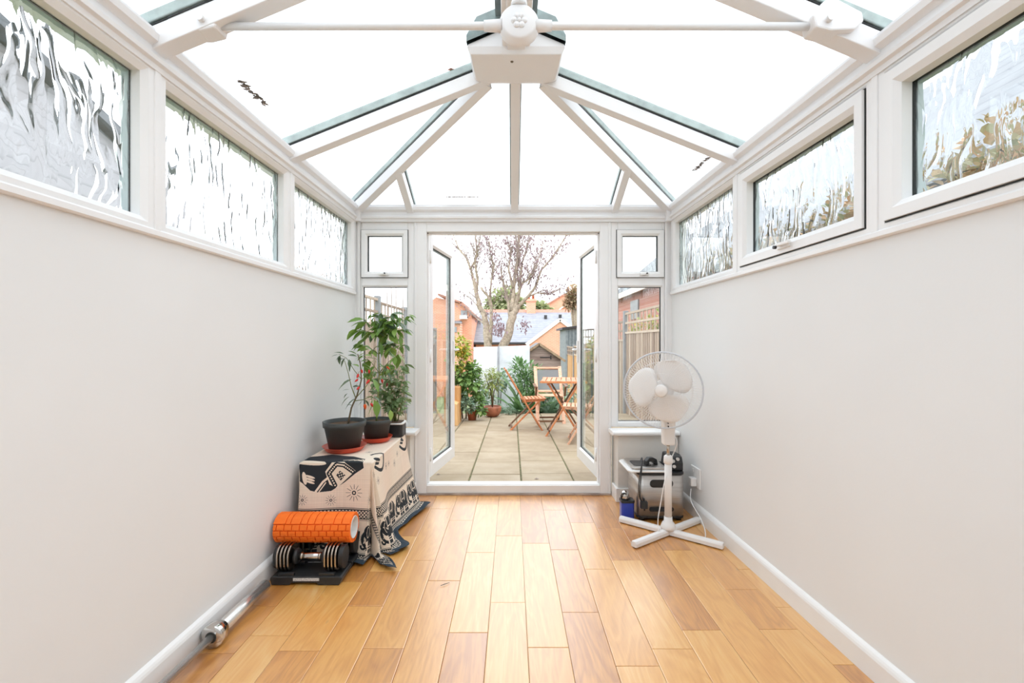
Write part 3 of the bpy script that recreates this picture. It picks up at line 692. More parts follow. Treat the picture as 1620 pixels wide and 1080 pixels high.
# leaf litter lying on the roof glass
def roof_pt(x, y):
    s_ = -1 if x < RX else 1
    fx = XL(y) if s_ < 0 else XR(y)
    zs = ZE+SL*(abs(fx)-abs(x)); zf = ZE+0.48*(D-y); return min(zs, zf)
rl = random.Random(11)
def leaf_strip(p, q, n, name_label, w=0.02):
    e = empty('fallen_leaves', p, name_label, 'leaf litter', kind='stuff')
    e['kind'] = 'stuff'
    m = MB()
    for i in range(n):
        c = Vector(p).lerp(Vector(q), (i+rl.random())/n)+Vector((rl.uniform(-w, w)*0.5, rl.uniform(-w, w)*0.5, 0.016)); a = rl.uniform(0, PI)
        d = Vector((math.cos(a), math.sin(a), 0.1))*rl.uniform(0.012, 0.024); r = Vector((-d.y, d.x, rl.uniform(-0.004, 0.004)))*0.45
        m.add([c-d, c-r, c+d, c+r, c+Vector((0, 0, 0.006))], [(0, 1, 4), (1, 2, 4), (2, 3, 4), (3, 0, 4)], False)
    COL.objects.unlink(e); bpy.data.objects.remove(e)
    return tag(m.build('fallen_leaves', M['dry_leaf'], None, fix=False), name_label, 'leaf litter', kind='stuff')
leaf_strip((-1.14, 1.90, ZE+0.03), (-1.14, 2.10, ZE+0.03), 34, 'strip of brown leaf litter caught along the left roof gutter', 0.022)
leaf_strip((1.165, 2.68, ZE+0.028), (1.16, 2.90, ZE+0.028), 22, 'strip of brown leaf litter on the right roof edge near corner', 0.02)
leaf_strip((-0.50, D-0.07, ZE+0.02), (-0.24, D-0.07, ZE+0.02), 18, 'thin strip of leaf litter along the front roof edge', 0.012)
m = MB(); c = Vector((-0.33, 2.47, roof_pt(-0.33, 2.47)+0.06)); m.add([c+Vector(v) for v in ((-0.022, 0, 0), (0, -0.016, 0.002), (0.024, 0, 0), (0.002, 0.018, 0.004), (0, 0, 0.008))], [(0, 1, 4), (1, 2, 4), (2, 3, 4), (3, 0, 4)], False)
tag(m.build('fallen_leaf', M['rust_leaf'], None, fix=False), 'single rust coloured leaf stuck on the rafter capping near the ridge', 'leaf')

# ================================================================== OUTDOORS
GZ = lambda y: CH-1.047-0.0375*y          # patio falls away from the house
yard = tag(MB().build('ground_stub', M['mortar']) if False else empty('patio', (0, 6, GZ(6)), kind='structure'))
m = MB(); ya, yb = D+0.07, 8.75
m.add([(-2.1, ya, GZ(ya)-0.012), (2.3, ya, GZ(ya)-0.012), (2.3, yb, GZ(yb)-0.012), (-2.1, yb, GZ(yb)-0.012), (-2.1, ya, -0.9), (2.3, ya, -0.9), (2.3, yb, -0.9), (-2.1, yb, -0.9)],
      [(0, 1, 2, 3), (0, 4, 5, 1), (1, 5, 6, 2), (2, 6, 7, 3), (3, 7, 4, 0)], False); m.build('joint_bed', M['mortar'], yard)
rs = random.Random(5)
rows_mid = [3.6, 4.12, 4.60, 5.11, 6.09, 6.60, 7.5, 8.1, 8.7]
sw = 0.452; xj0 = -0.372+0.0
ajoin = {-4: 0.05, -3: 0.0, -2: 0.02, -1: 0.0, 0: 0.0, 1: 0.03, 2: 0.03, 3: 0.0, 4: 0.0}
def slab(x0, x1, y0, y1):
    g = 0.0065; m = MB(); e = 0.005
    c = Vector(((x0+x1)/2, (y0+y1)/2, GZ((y0+y1)/2)))
    hx, hy = (x1-x0)/2-g, (y1-y0)/2-g*0.6; tz = rs.uniform(-0.002, 0.002)
    def z(dy): return -0.0375*dy+tz
    m.add([(-hx, -hy, z(-hy)-0.04), (hx, -hy, z(-hy)-0.04), (hx, hy, z(hy)-0.04), (-hx, hy, z(hy)-0.04),
           (-hx, -hy, z(-hy)-0.005), (hx, -hy, z(-hy)-0.005), (hx, hy, z(hy)-0.005), (-hx, hy, z(hy)-0.005),
           (-hx+e, -hy+e, z(-hy)), (hx-e, -hy+e, z(-hy)), (hx-e, hy-e, z(hy)), (-hx+e, hy-e, z(hy))],
          [(0, 3, 2, 1), (0, 1, 5, 4), (1, 2, 6, 5), (2, 3, 7, 6), (3, 0, 4, 7), (4, 5, 9, 8), (5, 6, 10, 9), (6, 7, 11, 10), (7, 4, 8, 11), (8, 9, 10, 11)], False)
    o = m.build('paving_slab', M['stone'], None); o.parent = yard; o.location = c-yard.location
for k in range(-5, 7):
    x0 = -0.372+sw*k; x1 = x0+sw
    x1 = min(x1, 2.19)
    if x1-x0 < 0.05 or x0 < -2.1-0.4: continue
    rows = list(rows_mid)
    if k == -1: rows = [3.6, 4.12, 4.61, 5.10, 6.03, 6.60, 7.10, 7.7, 8.7]
    if k == 1: rows = [3.6, 4.15, 4.66, 5.13, 6.15, 6.7, 7.5, 8.7]
    if k == 2: rows = [3.6, 4.17, 5.15, 5.9, 6.7, 7.5, 8.7]
    for a, b in zip(rows[:-1], rows[1:]): slab(max(x0, -2.1), x1, a, b)
m = MB(); m.add([(-60, 3.6, -0.35), (60, 3.6, -0.35), (60, 8.7, -0.5), (-60, 8.7, -0.5), (60, 14, -0.9), (-60, 14, -0.9), (60, 32, -2.6), (-60, 32, -2.6), (60, 120, -3.2), (-60, 120, -3.2),
                 (60, -40, -0.2), (-60, -40, -0.2)],
                [(0, 1, 2, 3), (3, 2, 4, 5), (5, 4, 6, 7), (7, 6, 8, 9), (11, 10, 1, 0)], False)
tag(m.build('ground', M['grass'], None), kind='structure')

# ------------------------------------------------------------------ garden furniture
def slat_chair(mat, dark, mesh_back=False, arms=False):
    """folding slatted chair; local: faces +x, origin at floor centre"""
    e = empty('folding_chair', (0, 0, 0), world=False)
    W = 0.21
    for s_ in (-1, 1):
        m = MB(); m.bar((0.24, s_*W, 0.0), (-0.30, s_*W, 0.90), 0.022, 0.055, (0, 1, 0)); m.build('back_leg', mat, e, 0.003)     # long one: foot front, back top
        m = MB(); m.bar((-0.23, s_*(W-0.03), 0.0), (0.20, s_*(W-0.03), 0.43), 0.022, 0.036, (0, 1, 0)); m.build('front_leg', dark if s_ > 0 else mat, e, 0.003)
        m = MB(); m.bar((-0.05, s_*(W-0.055), 0.425), (0.28, s_*(W-0.055), 0.445), 0.02, 0.034, (0, 0, 1)); m.build('seat_rail', mat, e, 0.003)
    for k in range(7):
        x = -0.03+0.052*k; m = MB(); m.box(x-0.02, x+0.02, -W+0.03, W-0.03, 0.445+0.0015*k, 0.459+0.0015*k); m.build('seat_slat', mat, e, 0.003)
    d = Vector((-0.54, 0, 0.90)).normalized()
    if mesh_back:
        m = MB(); p0, p1 = Vector((0.24, 0, 0))+d*0.60, Vector((0.24, 0, 0))+d*0.98
        m.bar(p0, p1, 2*W-0.02, 0.004, (0.9, 0, 0.5)); m.build('mesh_panel', M['mesh_grey'], e)
        for t in (0.585, 1.02):
            p = Vector((0.24, 0, 0))+d*t; m = MB(); m.bar(p+Vector((0, -W, 0)), p+Vector((0, W, 0)), 0.022, 0.036, d); m.build('back_rail', mat, e, 0.003)
    else:
        for k in range(5):
            p = Vector((0.24, 0, 0))+d*(0.66+0.085*k); m = MB(); m.bar(p+Vector((0, -W+0.01, 0)), p+Vector((0, W-0.01, 0)), 0.02, 0.058, d); m.build('back_slat', mat, e, 0.003)
    p = Vector((0.2, 0, 0.05)); m = MB(); m.bar((0.215, -W, 0.045), (0.215, W, 0.045), 0.02, 0.03); m.build('stretcher', dark, e, 0.003)
    m = MB(); m.bar((-0.2, -W+0.03, 0.04), (-0.2, W-0.03, 0.04), 0.02, 0.03); m.build('stretcher', dark, e, 0.003)
    return e
SL2 = math.atan(-0.0375)
c1 = slat_chair(M['teak'], M['teak_dark'])
c1.location = at(830, 678, 6.85); c1.location.z = GZ(6.85); c1.rotation_euler = (0, 0, math.radians(4))
tag(c1, 'orange teak slatted folding chair seen side-on left of the garden table', 'chair')
c2 = slat_chair(M['teak_pale'], M['teak_dark'], mesh_back=True)
c2.location = (0.62, 7.55, GZ(7.55)); c2.rotation_euler = (0, 0, math.radians(-88))
tag(c2, 'pale wooden garden chair with grey mesh back standing behind the table', 'chair')
for s_ in (-1, 1):
    m = MB(); m.bar((-0.1, s_*0.25, 0.62), (0.26, s_*0.25, 0.60), 0.045, 0.02); m.bar((0.22, s_*0.235, 0.60), (0.14, s_*0.235, 0.44), 0.022, 0.035, (0, 1, 0)); m.build('armrest', M['teak_dark'], c2, 0.003)
c3 = slat_chair(M['teak_pale'], M['teak_dark'])
c3.location = (0.95, 5.74, GZ(5.74)); c3.rotation_euler = (0, 0, math.radians(172))
tag(c3, 'folding garden chair right of the table, half hidden by the open door', 'chair')

tbl = empty('folding_table', (0.72, 6.35, GZ(6.35)), 'orange teak folding garden table with crossed legs', 'table', world=False)
Tz = 0.76
for k in range(9):
    x = -0.27+0.0675*k; m = MB(); m.box(x-0.029, x+0.029, -0.33, 0.33, Tz-0.022, Tz); m.build('table_slat', M['teak'], tbl, 0.003)
for s_ in (-1, 1):
    m = MB(); m.box(-0.31, 0.31, s_*0.33-0.02 if s_ < 0 else 0.31, s_*0.33 if s_ < 0 else 0.33, Tz-0.028, Tz+0.001); m.build('edge_rail', M['teak'], tbl, 0.003)
for s_ in (-1, 1):
    m = MB(); m.box(s_*0.20-0.018, s_*0.20+0.018, -0.30, 0.30, Tz-0.058, Tz-0.024); m.build('cross_rail', M['teak'], tbl, 0.003)
    for yy in (-0.24, 0.24):
        m = MB(); m.bar((s_*-0.235, yy+s_*0.016, 0.0), (s_*0.2, yy+s_*0.016, Tz-0.045), 0.024, 0.044, (0, 1, 0)); m.build('leg', M['teak'] if yy < 0 else M['teak_dark'], tbl, 0.003)
    m = MB(); m.bar((s_*-0.19, -0.26, 0.08), (s_*-0.19, 0.26, 0.08), 0.02, 0.03); m.build('stretcher', M['teak_dark'], tbl, 0.003)
tbl.rotation_euler = (0, 0, math.radians(-7))

# ------------------------------------------------------------------ fences
def fence(name_label, fx, bays, slatw, mat, tr_h, group=None, lap=False):
    """bays: list of (y0, y1, ztop, zbottom). Plane x = fx."""
    e = empty('fence', (fx, bays[0][0], bays[0][3]), name_label, 'fence')
    cnt = 0
    for (y0, y1, zt, zb) in bays:
        s_ = -1 if fx < 0 else 1
        n = max(2, int(round((y1-y0)/slatw))); w = (y1-y0)/n
        me = None
        for k in range(n):
            y = y0+w*(k+0.5); m = MB(); hh = (zt-tr_h)-zb
            if me is None:
                m.box(-0.006, 0.006, -w*0.40, w*0.40, 0, hh); o = m.build('slat', mat, None, 0); me = o.data
            else:
                o = bpy.data.objects.new('slat', me); COL.objects.link(o)
            o.parent = e; o.location = Vector((fx+random.uniform(-0.004, 0.004), y, zb))-e.location
        m = MB(); m.box(fx+s_*0.008, fx+s_*0.016, y0, y1, zb, zt-tr_h-0.02); m.build('gap_shade_backing', M['fence_back'], e)  # full backing sheet, coloured darker to stand in for shade in the slat gaps
        for z in ((zt-tr_h+0.015), zt-tr_h*0.5, zt-0.02):
            m = MB(); m.box(fx-0.022, fx+0.022, y0, y1, z-0.018, z+0.018); m.build('rail', M['fence_wood'], e)
        me2 = None; n2 = int((y1-y0)/0.19)
        for k in range(1, n2):
            y = y0+(y1-y0)*k/n2
            if me2 is None:
                m = MB(); m.box(-0.006, 0.006, -0.02, 0.02, 0, tr_h); o = m.build('trellis_bar', M['fence_wood'], None); me2 = o.data
            else:
                o = bpy.data.objects.new('trellis_bar', me2); COL.objects.link(o)
            o.parent = e; o.location = Vector((fx-s_*0.012, y, zt-tr_h))-e.location
        m = MB(); m.box(fx-0.045, fx+0.045, y1-0.04, y1+0.05, zb-0.1, zt+0.04); m.build('post', M['grey_post'], e, 0.006)
    return e
fence('slatted timber boundary fence with trellis top right of the patio', 2.2,
      [(3.6, 4.5, 1.70, -0.3), (4.5, 6.55, 1.70, -0.35), (6.55, 8.8, 1.72, -0.4), (8.8, 10.6, 1.58, -0.45), (10.6, 12.4, 1.40, -0.7), (12.4, 14.2, 1.25, -0.9)], 0.12, M['fence_wood'], 0.40)
fence('brown boarded fence with trellis at the far end beside the shed', 2.2,
      [(14.3, 16.1, 1.02, -1.1), (16.1, 18.0, 0.98, -1.2)], 0.14, M['fence_brown'], 0.33)
fence('slatted timber boundary fence left of the patio behind the potted plants', -2.1,
      [(3.6, 5.35, 1.84, -0.1), (5.35, 7.1, 1.84, -0.2), (7.1, 8.85, 1.80, -0.28), (8.85, 10.6, 1.7, -0.4), (10.6, 12.4, 1.5, -0.7)], 0.10, M['fence_wood'], 0.42)
for i, (px, py0) in enumerate(((612, 462), (619, 455), (626, 453), (637, 458))):
    p = at(px, py0, 6.6); m = MB(); m.tube([(p.x+0.04, 6.62, -0.1), (p.x, 6.6, p.z)], 0.008, 6)
    tag(m.build('bamboo_cane', M['twig'], None), ('leftmost', 'second from left', 'third from left', 'rightmost')[i]+' of four thin bamboo canes by the left fence', 'cane', 'bamboo canes by the left fence')

# ------------------------------------------------------------------ white screens, sheds
for i, (a, b, t0, t1, mt, lb) in enumerate(((749, 787.5, 549, 548, 'white_panel', 'plain bright white screen panel behind the potted plants, left one'), (789.5, 838, 548, 546, 'white_panel2', 'mottled greyish white screen panel beside the wooden shed'))):
    Y = 10.4; x0, x1 = X(a, Y), X(b, Y); m = MB()
    m.prism([(x0, -0.85), (x1, -0.85), (x1+0.0, Z(t1, Y)), (x0, Z(t0, Y))], (0, Y, 0), (1, 0, 0), (0, 0, 1), (0, 1, 0), 0.03)
    tag(m.build('screen_panel', M[mt], None, 0.003), lb, 'panel')
m = MB(); m.tube([(X(788.5, 10.38), 10.36, -0.85), (X(788.5, 10.38), 10.36, 1.06)], 0.02, 8); tag(m.build('clothes_pole', M['grey_post'], None), 'grey upright pole between the two white screen panels', 'pole')

Ys = 12.0
sh = empty('garden_shed', (0.72, Ys, -0.9), 'small weathered wooden garden shed with pitched roof behind the chairs', 'shed')
ax, az = X(853, Ys), Z(544, Ys); hw = 0.60; ez_ = az-0.40
def wall_x_at(z): return hw-0.03 if z <= ez_ else max(0.0, (az-z)/0.40*(hw))
zz = -0.85; bh = 0.095
while zz < az-0.06:
    z2 = min(zz+bh-0.006, az-0.04); w0, w1 = min(hw-0.03, wall_x_at(zz+0.02)), min(hw-0.03, wall_x_at(z2+0.02))
    if w1 < 0.02: break
    m = MB(); m.prism([(-w0, zz), (w0, zz), (w1, z2), (-w1, z2)], (ax, Ys, 0), (1, 0, 0), (0, 0, 1), (0, 1, 0), 0.02); m.build('board', M['shed_wood'], sh); zz += bh
m = MB(); m.box(ax-hw+0.03, ax-hw+0.05, Ys+0.02, Ys+1.6, -0.85, ez_); m.box(ax+hw-0.05, ax+hw-0.03, Ys+0.02, Ys+1.6, -0.85, ez_); m.box(ax-hw+0.05, ax+hw-0.05, Ys+1.58, Ys+1.6, -0.85, ez_)
m.prism([(-hw+0.05, ez_), (hw-0.05, ez_), (0, az-0.02)], (ax, Ys+0.022, 0), (1, 0, 0), (0, 0, 1), (0, 1, 0), 0.02)
m.box(ax-hw+0.05, ax+hw-0.05, Ys+0.022, Ys+0.04, -0.85, ez_); m.build('side_wall', M['shed_wood'], sh)
for s_ in (-1, 1):
    m = MB(); m.bar((ax, Ys+0.75, az+0.02), (ax+s_*(hw+0.08), Ys+0.75, ez_-0.05+0.02), 1.7, 0.025, (s_*0.5, 0, 1)); m.build('roof_panel', M['slate_dark'], sh)
    m = MB(); m.bar((ax, Ys-0.11, az+0.005), (ax+s_*(hw+0.08), Ys-0.11, ez_-0.05), 0.02, 0.06, (s_*0.5, 0, 1)); m.build('barge_board', M['shed_trim'], sh)
m = MB(); zh = Z(565, Ys); m.box(ax+0.02, ax+0.30, Ys-0.012, Ys-0.002, zh-0.012, zh+0.012); m.box(ax+0.29, ax+0.32, Ys-0.014, Ys, zh-0.05, zh+0.05); m.build('strap_hinge', M['hinge'], sh)

Yc = 19.2
cs = empty('metal_shed', (2.9, Yc, -1.2), 'grey corrugated shed with a dark roof edge beyond the far fence', 'shed')
x0 = X(895, Yc); ztop = Z(519, Yc)
k = 0; xx = x0
while xx < x0+2.4:
    m = MB(); m.box(xx, xx+0.10, Yc, Yc+0.05, -1.2, ztop); m.build('panel', M['corrugated'], cs); m = None
    m = MB(); m.box(xx+0.10, xx+0.14, Yc+0.025, Yc+0.05, -1.2, ztop); m.build('panel', M['corrugated'], cs); xx += 0.14
m = MB(); m.box(x0, x0+0.05, Yc+0.05, Yc+2.4, -1.2, ztop); m.build('side_wall', M['corrugated'], cs)
m = MB(); m.prism([(x0-0.16, ztop-0.06), (x0+2.6, ztop+0.28), (x0+2.6, ztop+0.36), (x0-0.16, ztop+0.03)], (0, Yc-0.12, 0), (1, 0, 0), (0, 0, 1), (0, 1, 0), 2.6); m.build('roof', M['dark_metal'], cs)

# ------------------------------------------------------------------ houses
# long slate-roofed terrace
hA = empty('brick_house', (3.5, 32, -2.8), 'long low brick house with blue-grey slate roof and white gable beyond the garden', 'house')
Y1, Y2 = 29.5, 34.5; xe0, xr0 = X(747, Y1), X(762, Y2); zE, zR = Z(541, Y1), Z(493, Y2); x9 = 11.0
m = MB(); m.box(xe0+0.2, x9, Y1+0.3, Y2+5, -3.0, zE+0.02); m.build('wall', M['brick'], hA)
m = MB(); m.add([(xe0-0.2, Y1, zE), (x9, Y1, zE), (x9, Y2, zR), (xr0, Y2, zR), (xe0-0.2, Y1, zE-0.1), (x9, Y1, zE-0.1), (xr0+0.2, Y2+5, zE), (x9, Y2+5, zE)],
                [(0, 1, 2, 3), (0, 4, 5, 1), (3, 2, 7, 6), (0, 3, 6)], False); m.build('roof', M['slate'], hA)
m = MB(); m.bar((xr0, Y2, zR+0.05), (x9, Y2, zR+0.05), 0.25, 0.22); m.build('ridge_tiles', M['ridge_tile'], hA)
m = MB(); m.box(xe0-0.2, x9, Y1-0.05, Y1+0.02, zE-0.16, zE-0.02); m.build('gutter', M['dark_metal'], hA)
Yg = 27.0; gx, gz = X(886, Yg), Z(507, Yg); gh = X(886, Yg)-X(838, Yg); gd = gz-Z(543, Yg)
m = MB(); m.prism([(-gh, -3), (gh, -3), (gh, gz-gd), (0, gz), (-gh, gz-gd)], (gx, Yg, 0), (1, 0, 0), (0, 0, 1), (0, 1, 0), 4.0); m.build('gable_wall', M['brick'], hA)
for s_ in (-1, 1):
    m = MB(); m.bar((gx, Yg+2.3, gz+0.12), (gx+s_*(gh+0.2), Yg+2.3, gz-gd-0.06), 4.6, 0.08, (s_*0.7, 0, 1)); m.build('gable_roof', M['slate'], hA)
    m = MB(); m.bar((gx, Yg-0.06, gz+0.07), (gx+s_*(gh+0.2), Yg-0.06, gz-gd-0.08), 0.06, 0.2, (s_*0.7, 0, 1)); m.build('barge_board', M['white_paint_out'], hA)
m = MB(); cxx = X(840, Y2); m.box(cxx-0.34, cxx+0.34, Y2-0.3, Y2+0.4, zR-0.8, Z(473, Y2)); m.box(cxx-0.42, cxx+0.42, Y2-0.38, Y2+0.48, Z(477, Y2), Z(474, Y2)); ch = m.build('chimney', M['brick'], hA)
for k in (-0.17, 0.17):
    m = MB(); m.lathe([(0.11, 0), (0.09, 0.25), (0.11, 0.3)], (cxx+k, Y2, Z(473, Y2)), seg=12); m.build('chimney_pot', M['terracotta'], ch)
for px, py in ((863, 502), (886, 501), (908, 505)):
    p = at(px, py, 33.3); m = MB(); m.box(p.x-0.1, p.x+0.1, 33.1, 33.4, p.z-0.1, p.z+0.16); m.build('roof_vent', M['dark_metal'], hA)
# skylights / dark lines on roof
for a, b, py in ((776, 806, 514), (778, 812, 532)):
    Yq = 31.2; m = MB()
    zq = zE+(Yq-Y1)/(Y2-Y1)*(zR-zE); 
# left house
hB = empty('gabled_house', (-4, 29, -2.8), 'orange brick house with clay roof and white bay at left of the trees', 'house')
Yb = 28.0
m = MB(); m.prism([(X(655, Yb), -3), (X(746, Yb), -3), (X(746, Yb), Z(497, Yb)), (X(728, Yb), Z(480, Yb)), (X(690, Yb), Z(470, Yb)), (X(655, Yb), Z(497, Yb))], (0, Yb, 0), (1, 0, 0), (0, 0, 1), (0, 1, 0), 5); m.build('wall', M['brick'], hB)
m = MB(); m.bar((X(694, Yb), Yb+2.4, Z(466, Yb)), (X(731, Yb), Yb+2.4, Z(479, Yb)), 5.4, 0.12); m.bar((X(729, Yb), Yb+2.4, Z(479, Yb)), (X(752, Yb), Yb+2.4, Z(500, Yb)), 5.4, 0.12); m.build('roof', M['tile_red'], hB)
m = MB(); m.box(X(729, Yb), X(739, Yb), Yb-0.06, Yb, Z(499, Yb), Z(491, Yb)); w_ = m.build('window', M['grey_win'], hB)
m = MB(); m.box(X(728.5, Yb), X(740, Yb), Yb-0.5, Yb, Z(505, Yb), Z(499.5, Yb)); m.build('balcony', M['white_paint_out'], hB)
m = MB(); m.add([(X(716, Yb-1), Yb-1.6, Z(513, Yb)), (X(733, Yb-1), Yb-1.6, Z(513, Yb)), (X(730, Yb), Yb, Z(507, Yb)), (X(718, Yb), Yb, Z(507, Yb))], [(0, 1, 2, 3)], False); m.build('porch_roof', M['slate_dark'], hB)
m = MB(); m.box(X(716, Yb), X(732, Yb), Yb-1.4, Yb, -3, Z(513, Yb)); m.build('porch_wall', M['brick'], hB)
m = MB(); m.box(X(724, Yb), X(727, Yb), Yb-1.5, Yb-1.4, Z(526, Yb), Z(518, Yb)); m.build('window', M['grey_win'], hB)
# far right house
hC = empty('far_house', (4.6, 48, -3), 'distant orange house gable rising above the slate roof at right', 'house')
Yd = 48.0
m = MB(); m.prism([(X(862, Yd), -3), (X(935, Yd), -3), (X(935, Yd), Z(493, Yd)), (X(893, Yd), Z(466, Yd)), (X(862, Yd), Z(484, Yd))], (0, Yd, 0), (1, 0, 0), (0, 0, 1), (0, 1, 0), 6); m.build('wall', M['brick'], hC)
m = MB(); m.bar((X(893, Yd), Yd+3, Z(465, Yd)), (X(860, Yd), Yd+3, Z(484.5, Yd)), 6.4, 0.15); m.bar((X(893, Yd), Yd+3, Z(465, Yd)), (X(938, Yd), Yd+3, Z(494, Yd)), 6.4, 0.15); m.build('roof', M['tile_red'], hC)
m = MB(); m.bar((X(897, Yd-2), Yd-2, Z(480, Yd-2)), (X(882, Yd-2), Yd-2, Z(492, Yd-2)), 0.5, 0.12); m.bar((X(897, Yd-2), Yd-2, Z(480, Yd-2)), (X(915, Yd-2), Yd-2, Z(492, Yd-2)), 0.5, 0.12); m.build('dormer_trim', M['white_paint_out'], hC)
m = MB(); m.prism([(X(883, Yd-1.8), -3), (X(914, Yd-1.8), -3), (X(914, Yd-1.8), Z(492, Yd-1.8)), (X(897, Yd-1.8), Z(480.5, Yd-1.8)), (X(883, Yd-1.8), Z(492, Yd-1.8))], (0, Yd-1.8, 0), (1, 0, 0), (0, 0, 1), (0, 1, 0), 2); m.build('dormer', M['brick'], hC)
# neighbour extension on the right
hD = empty('neighbour_house', (5, 12, -0.8), 'red brick neighbouring extension with dark slate roof behind the right fence', 'house')
m = MB(); m.box(4.0, 8.0, 10.5, 17.5, -1.0, 2.85); m.prism([(4.0, 2.85), (8.0, 2.85), (6.0, 4.55)], (0, 17.3, 0), (1, 0, 0), (0, 0, 1), (0, 1, 0), 0.2); m.prism([(4.0, 2.85), (8.0, 2.85), (6.0, 4.55)], (0, 10.5, 0), (1, 0, 0), (0, 0, 1), (0, 1, 0), 0.2)
m.build('wall', M['brick_side'], hD)
for s_ in (-1, 1):
    m = MB(); m.bar((6.0, 14.0, 4.72), (6.0+s_*2.25, 14.0, 2.82), 7.3, 0.08, (s_*0.8, 0, 1)); m.build('roof', M['slate_dark'], hD)
m = MB(); m.box(3.72, 3.78, 10.3, 17.7, 2.66, 2.84); m.build('fascia', M['white_paint_out'], hD)
m = MB(); p = X(1003, 14.8); m.box(3.95, 4.0, 14.3, 15.2, 1.9, 2.5); m.build('window', M['grey_win'], hD)
# neighbour on the left (seen through the rippled panes)
hE = empty('left_neighbour_house', (-6, 4, -0.8), 'grey slate roofed neighbouring house seen through the left rippled windows', 'house')
m = MB(); m.prism([(1.2, -1), (6.1, -1), (6.1, 3.55), (5.0, 3.95), (3.6, 4.35), (1.2, 3.5)], (-9.5, 0, 0), (0, 1, 0), (0, 0, 1), (1, 0, 0), 4.5); m.build('wall', M['slate_pale'], hE)
for p0, p1 in (((3.55, 4.45), (6.3, 3.5)), ((3.65, 4.45), (1.0, 3.42))):
    m = MB(); m.bar((-7.2, p0[0], p0[1]), (-7.2, p1[0], p1[1]), 4.8, 0.1, (0, 0.3, 1)); m.build('roof', M['slate_dark'], hE)
# low flat-roofed building to the right near the windows
hF = empty('right_outbuilding', (4, 3, -0.8), 'low outbuilding with a pale grey roof seen through the right rippled windows', 'building')
m = MB(); m.box(3.6, 5.6, 2.9, 9.4, -0.8, 2.2); m.build('wall', M['shed_wood'], hF)
m = MB(); m.prism([(3.4, 2.45), (5.6, 4.5), (5.6, 4.6), (3.4, 2.55)], (0, 2.7, 0), (1, 0, 0), (0, 0, 1), (0, 1, 0), 6.9); m.prism([(3.6, 2.2), (5.6, 2.2), (5.6, 4.4), (3.6, 2.55)], (0, 2.9, 0), (1, 0, 0), (0, 0, 1), (0, 1, 0), 6.5); m.build('roof', M['slate_wet'], hF)

# ------------------------------------------------------------------ foliage
def leaf_geo(m, c, d, up, L, W, fold=0.25, droop=0.25, seg=3):
    """one leaf: midrib from c along d, seg sections, folded along the midrib, drooping"""
    d = d.normalized(); r = d.cross(up); r = r.normalized() if r.length > 1e-4 else d.orthogonal().normalized(); u = r.cross(d).normalized()
    vs = []; prof = [0.0, 0.75, 1.0, 0.62, 0.0] if seg == 4 else [0.0, 0.95, 0.8, 0.0]
    n = len(prof)
    for i, p in enumerate(prof):
        t = i/(n-1); mid = c+d*(L*t)-Vector((0, 0, 1))*(droop*L*t*t)
        if p == 0: vs.append(mid)
        else: vs += [mid-r*(W*p/2)+u*(fold*W*p/2), mid, mid+r*(W*p/2)+u*(fold*W*p/2)]
    fs = [(0, 1, 2), (0, 2, 3)]
    for i in range(1, n-2):
        a = 1+(i-1)*3; b = a+3; fs += [(a, b, b+1, a+1), (a+1, b+1, b+2, a+2)]
    a = 1+(n-3)*3; fs += [(a, a+3, a+1), (a+1, a+3, a+2)]
    m.add(vs, fs, True)
def foliage(name, mat, blobs, n, L, W, rnd, parent=None, up_bias=0.2, droop=0.3, shell=0.45, seg=3):
    """n leaves spread through ellipsoid blobs [(centre, (rx,ry,rz))]"""
    m = MB(); tot = sum(b[1][0]*b[1][2] for b in blobs)
    for c, r in blobs:
        c = Vector(c); k = int(n*r[0]*r[2]/tot)
        for _ in range(k):
            v = Vector((rnd.gauss(0, 1), rnd.gauss(0, 1), rnd.gauss(0, 1))).normalized(); q = rnd.uniform(shell, 1.0)
            p = c+Vector((v.x*r[0]*q, v.y*r[1]*q, v.z*r[2]*q))
            d = (v+Vector((rnd.uniform(-.7, .7), rnd.uniform(-.7, .7), rnd.uniform(-.6, .6)+up_bias)))
            s = rnd.uniform(0.6, 1.15)
            leaf_geo(m, p, d, Vector((rnd.uniform(-.4, .4), rnd.uniform(-.4, .4), 1)), L*s, W*s, 0.2, droop, seg)
    o = m.build(name, mat, parent, fix=False)
    if parent is not None: o['kind'] = 'stuff'
    return o

# twin stemmed tree
YTR = 13.0
tr = empty('tree', tuple(at(785, 600, YTR)), 'tall multi-stemmed tree with sparse purple leaves behind the white panels', 'tree')
r4 = random.Random(21)
def TP(l, crop, depth):
    ox, oy, s_ = crop; pts = []
    for i, (a, b) in enumerate(l):
        t = i/(len(l)-1); pts.append(at(ox+a*s_, oy+b*s_, YTR+depth[0]+(depth[1]-depth[0])*t))
    return pts
C1 = (710, 440, 0.1296); C4 = (700, 360, 0.1358)
limbs = []
def limb(name, pts, r0, r1, twigs=6, tl=0.5):
    n = len(pts); P = []
    for i in range(n-1):
        for k in range(3):
            t = k/3; P.append(pts[i].lerp(pts[i+1], t)+Vector((r4.uniform(-1, 1), r4.uniform(-1, 1), 0))*min(r1, 0.025)*0.5)
    P.append(pts[-1]); R_ = [r0+(r1-r0)*(i/(len(P)-1))**0.7 for i in range(len(P))]
    m = MB(); m.tube(P, R_, 8); m.build(name, M['bark'], tr, fix=False)
    limbs.append((P, R_, twigs, tl))
def base(p, dz=1.2): q = p.copy(); q.z -= dz; return q
t1 = TP([(475, 820), (460, 600), (430, 450), (370, 330), (340, 180), (300, 0)], C1, (0, 0.2)); limb('trunk', [base(t1[0])]+t1, 0.135, 0.05, 3)
t2 = TP([(655, 830), (720, 720), (750, 560), (790, 430), (840, 330)], C1, (0, 0)); limb('trunk', [base(t2[0])]+t2, 0.145, 0.10, 3)
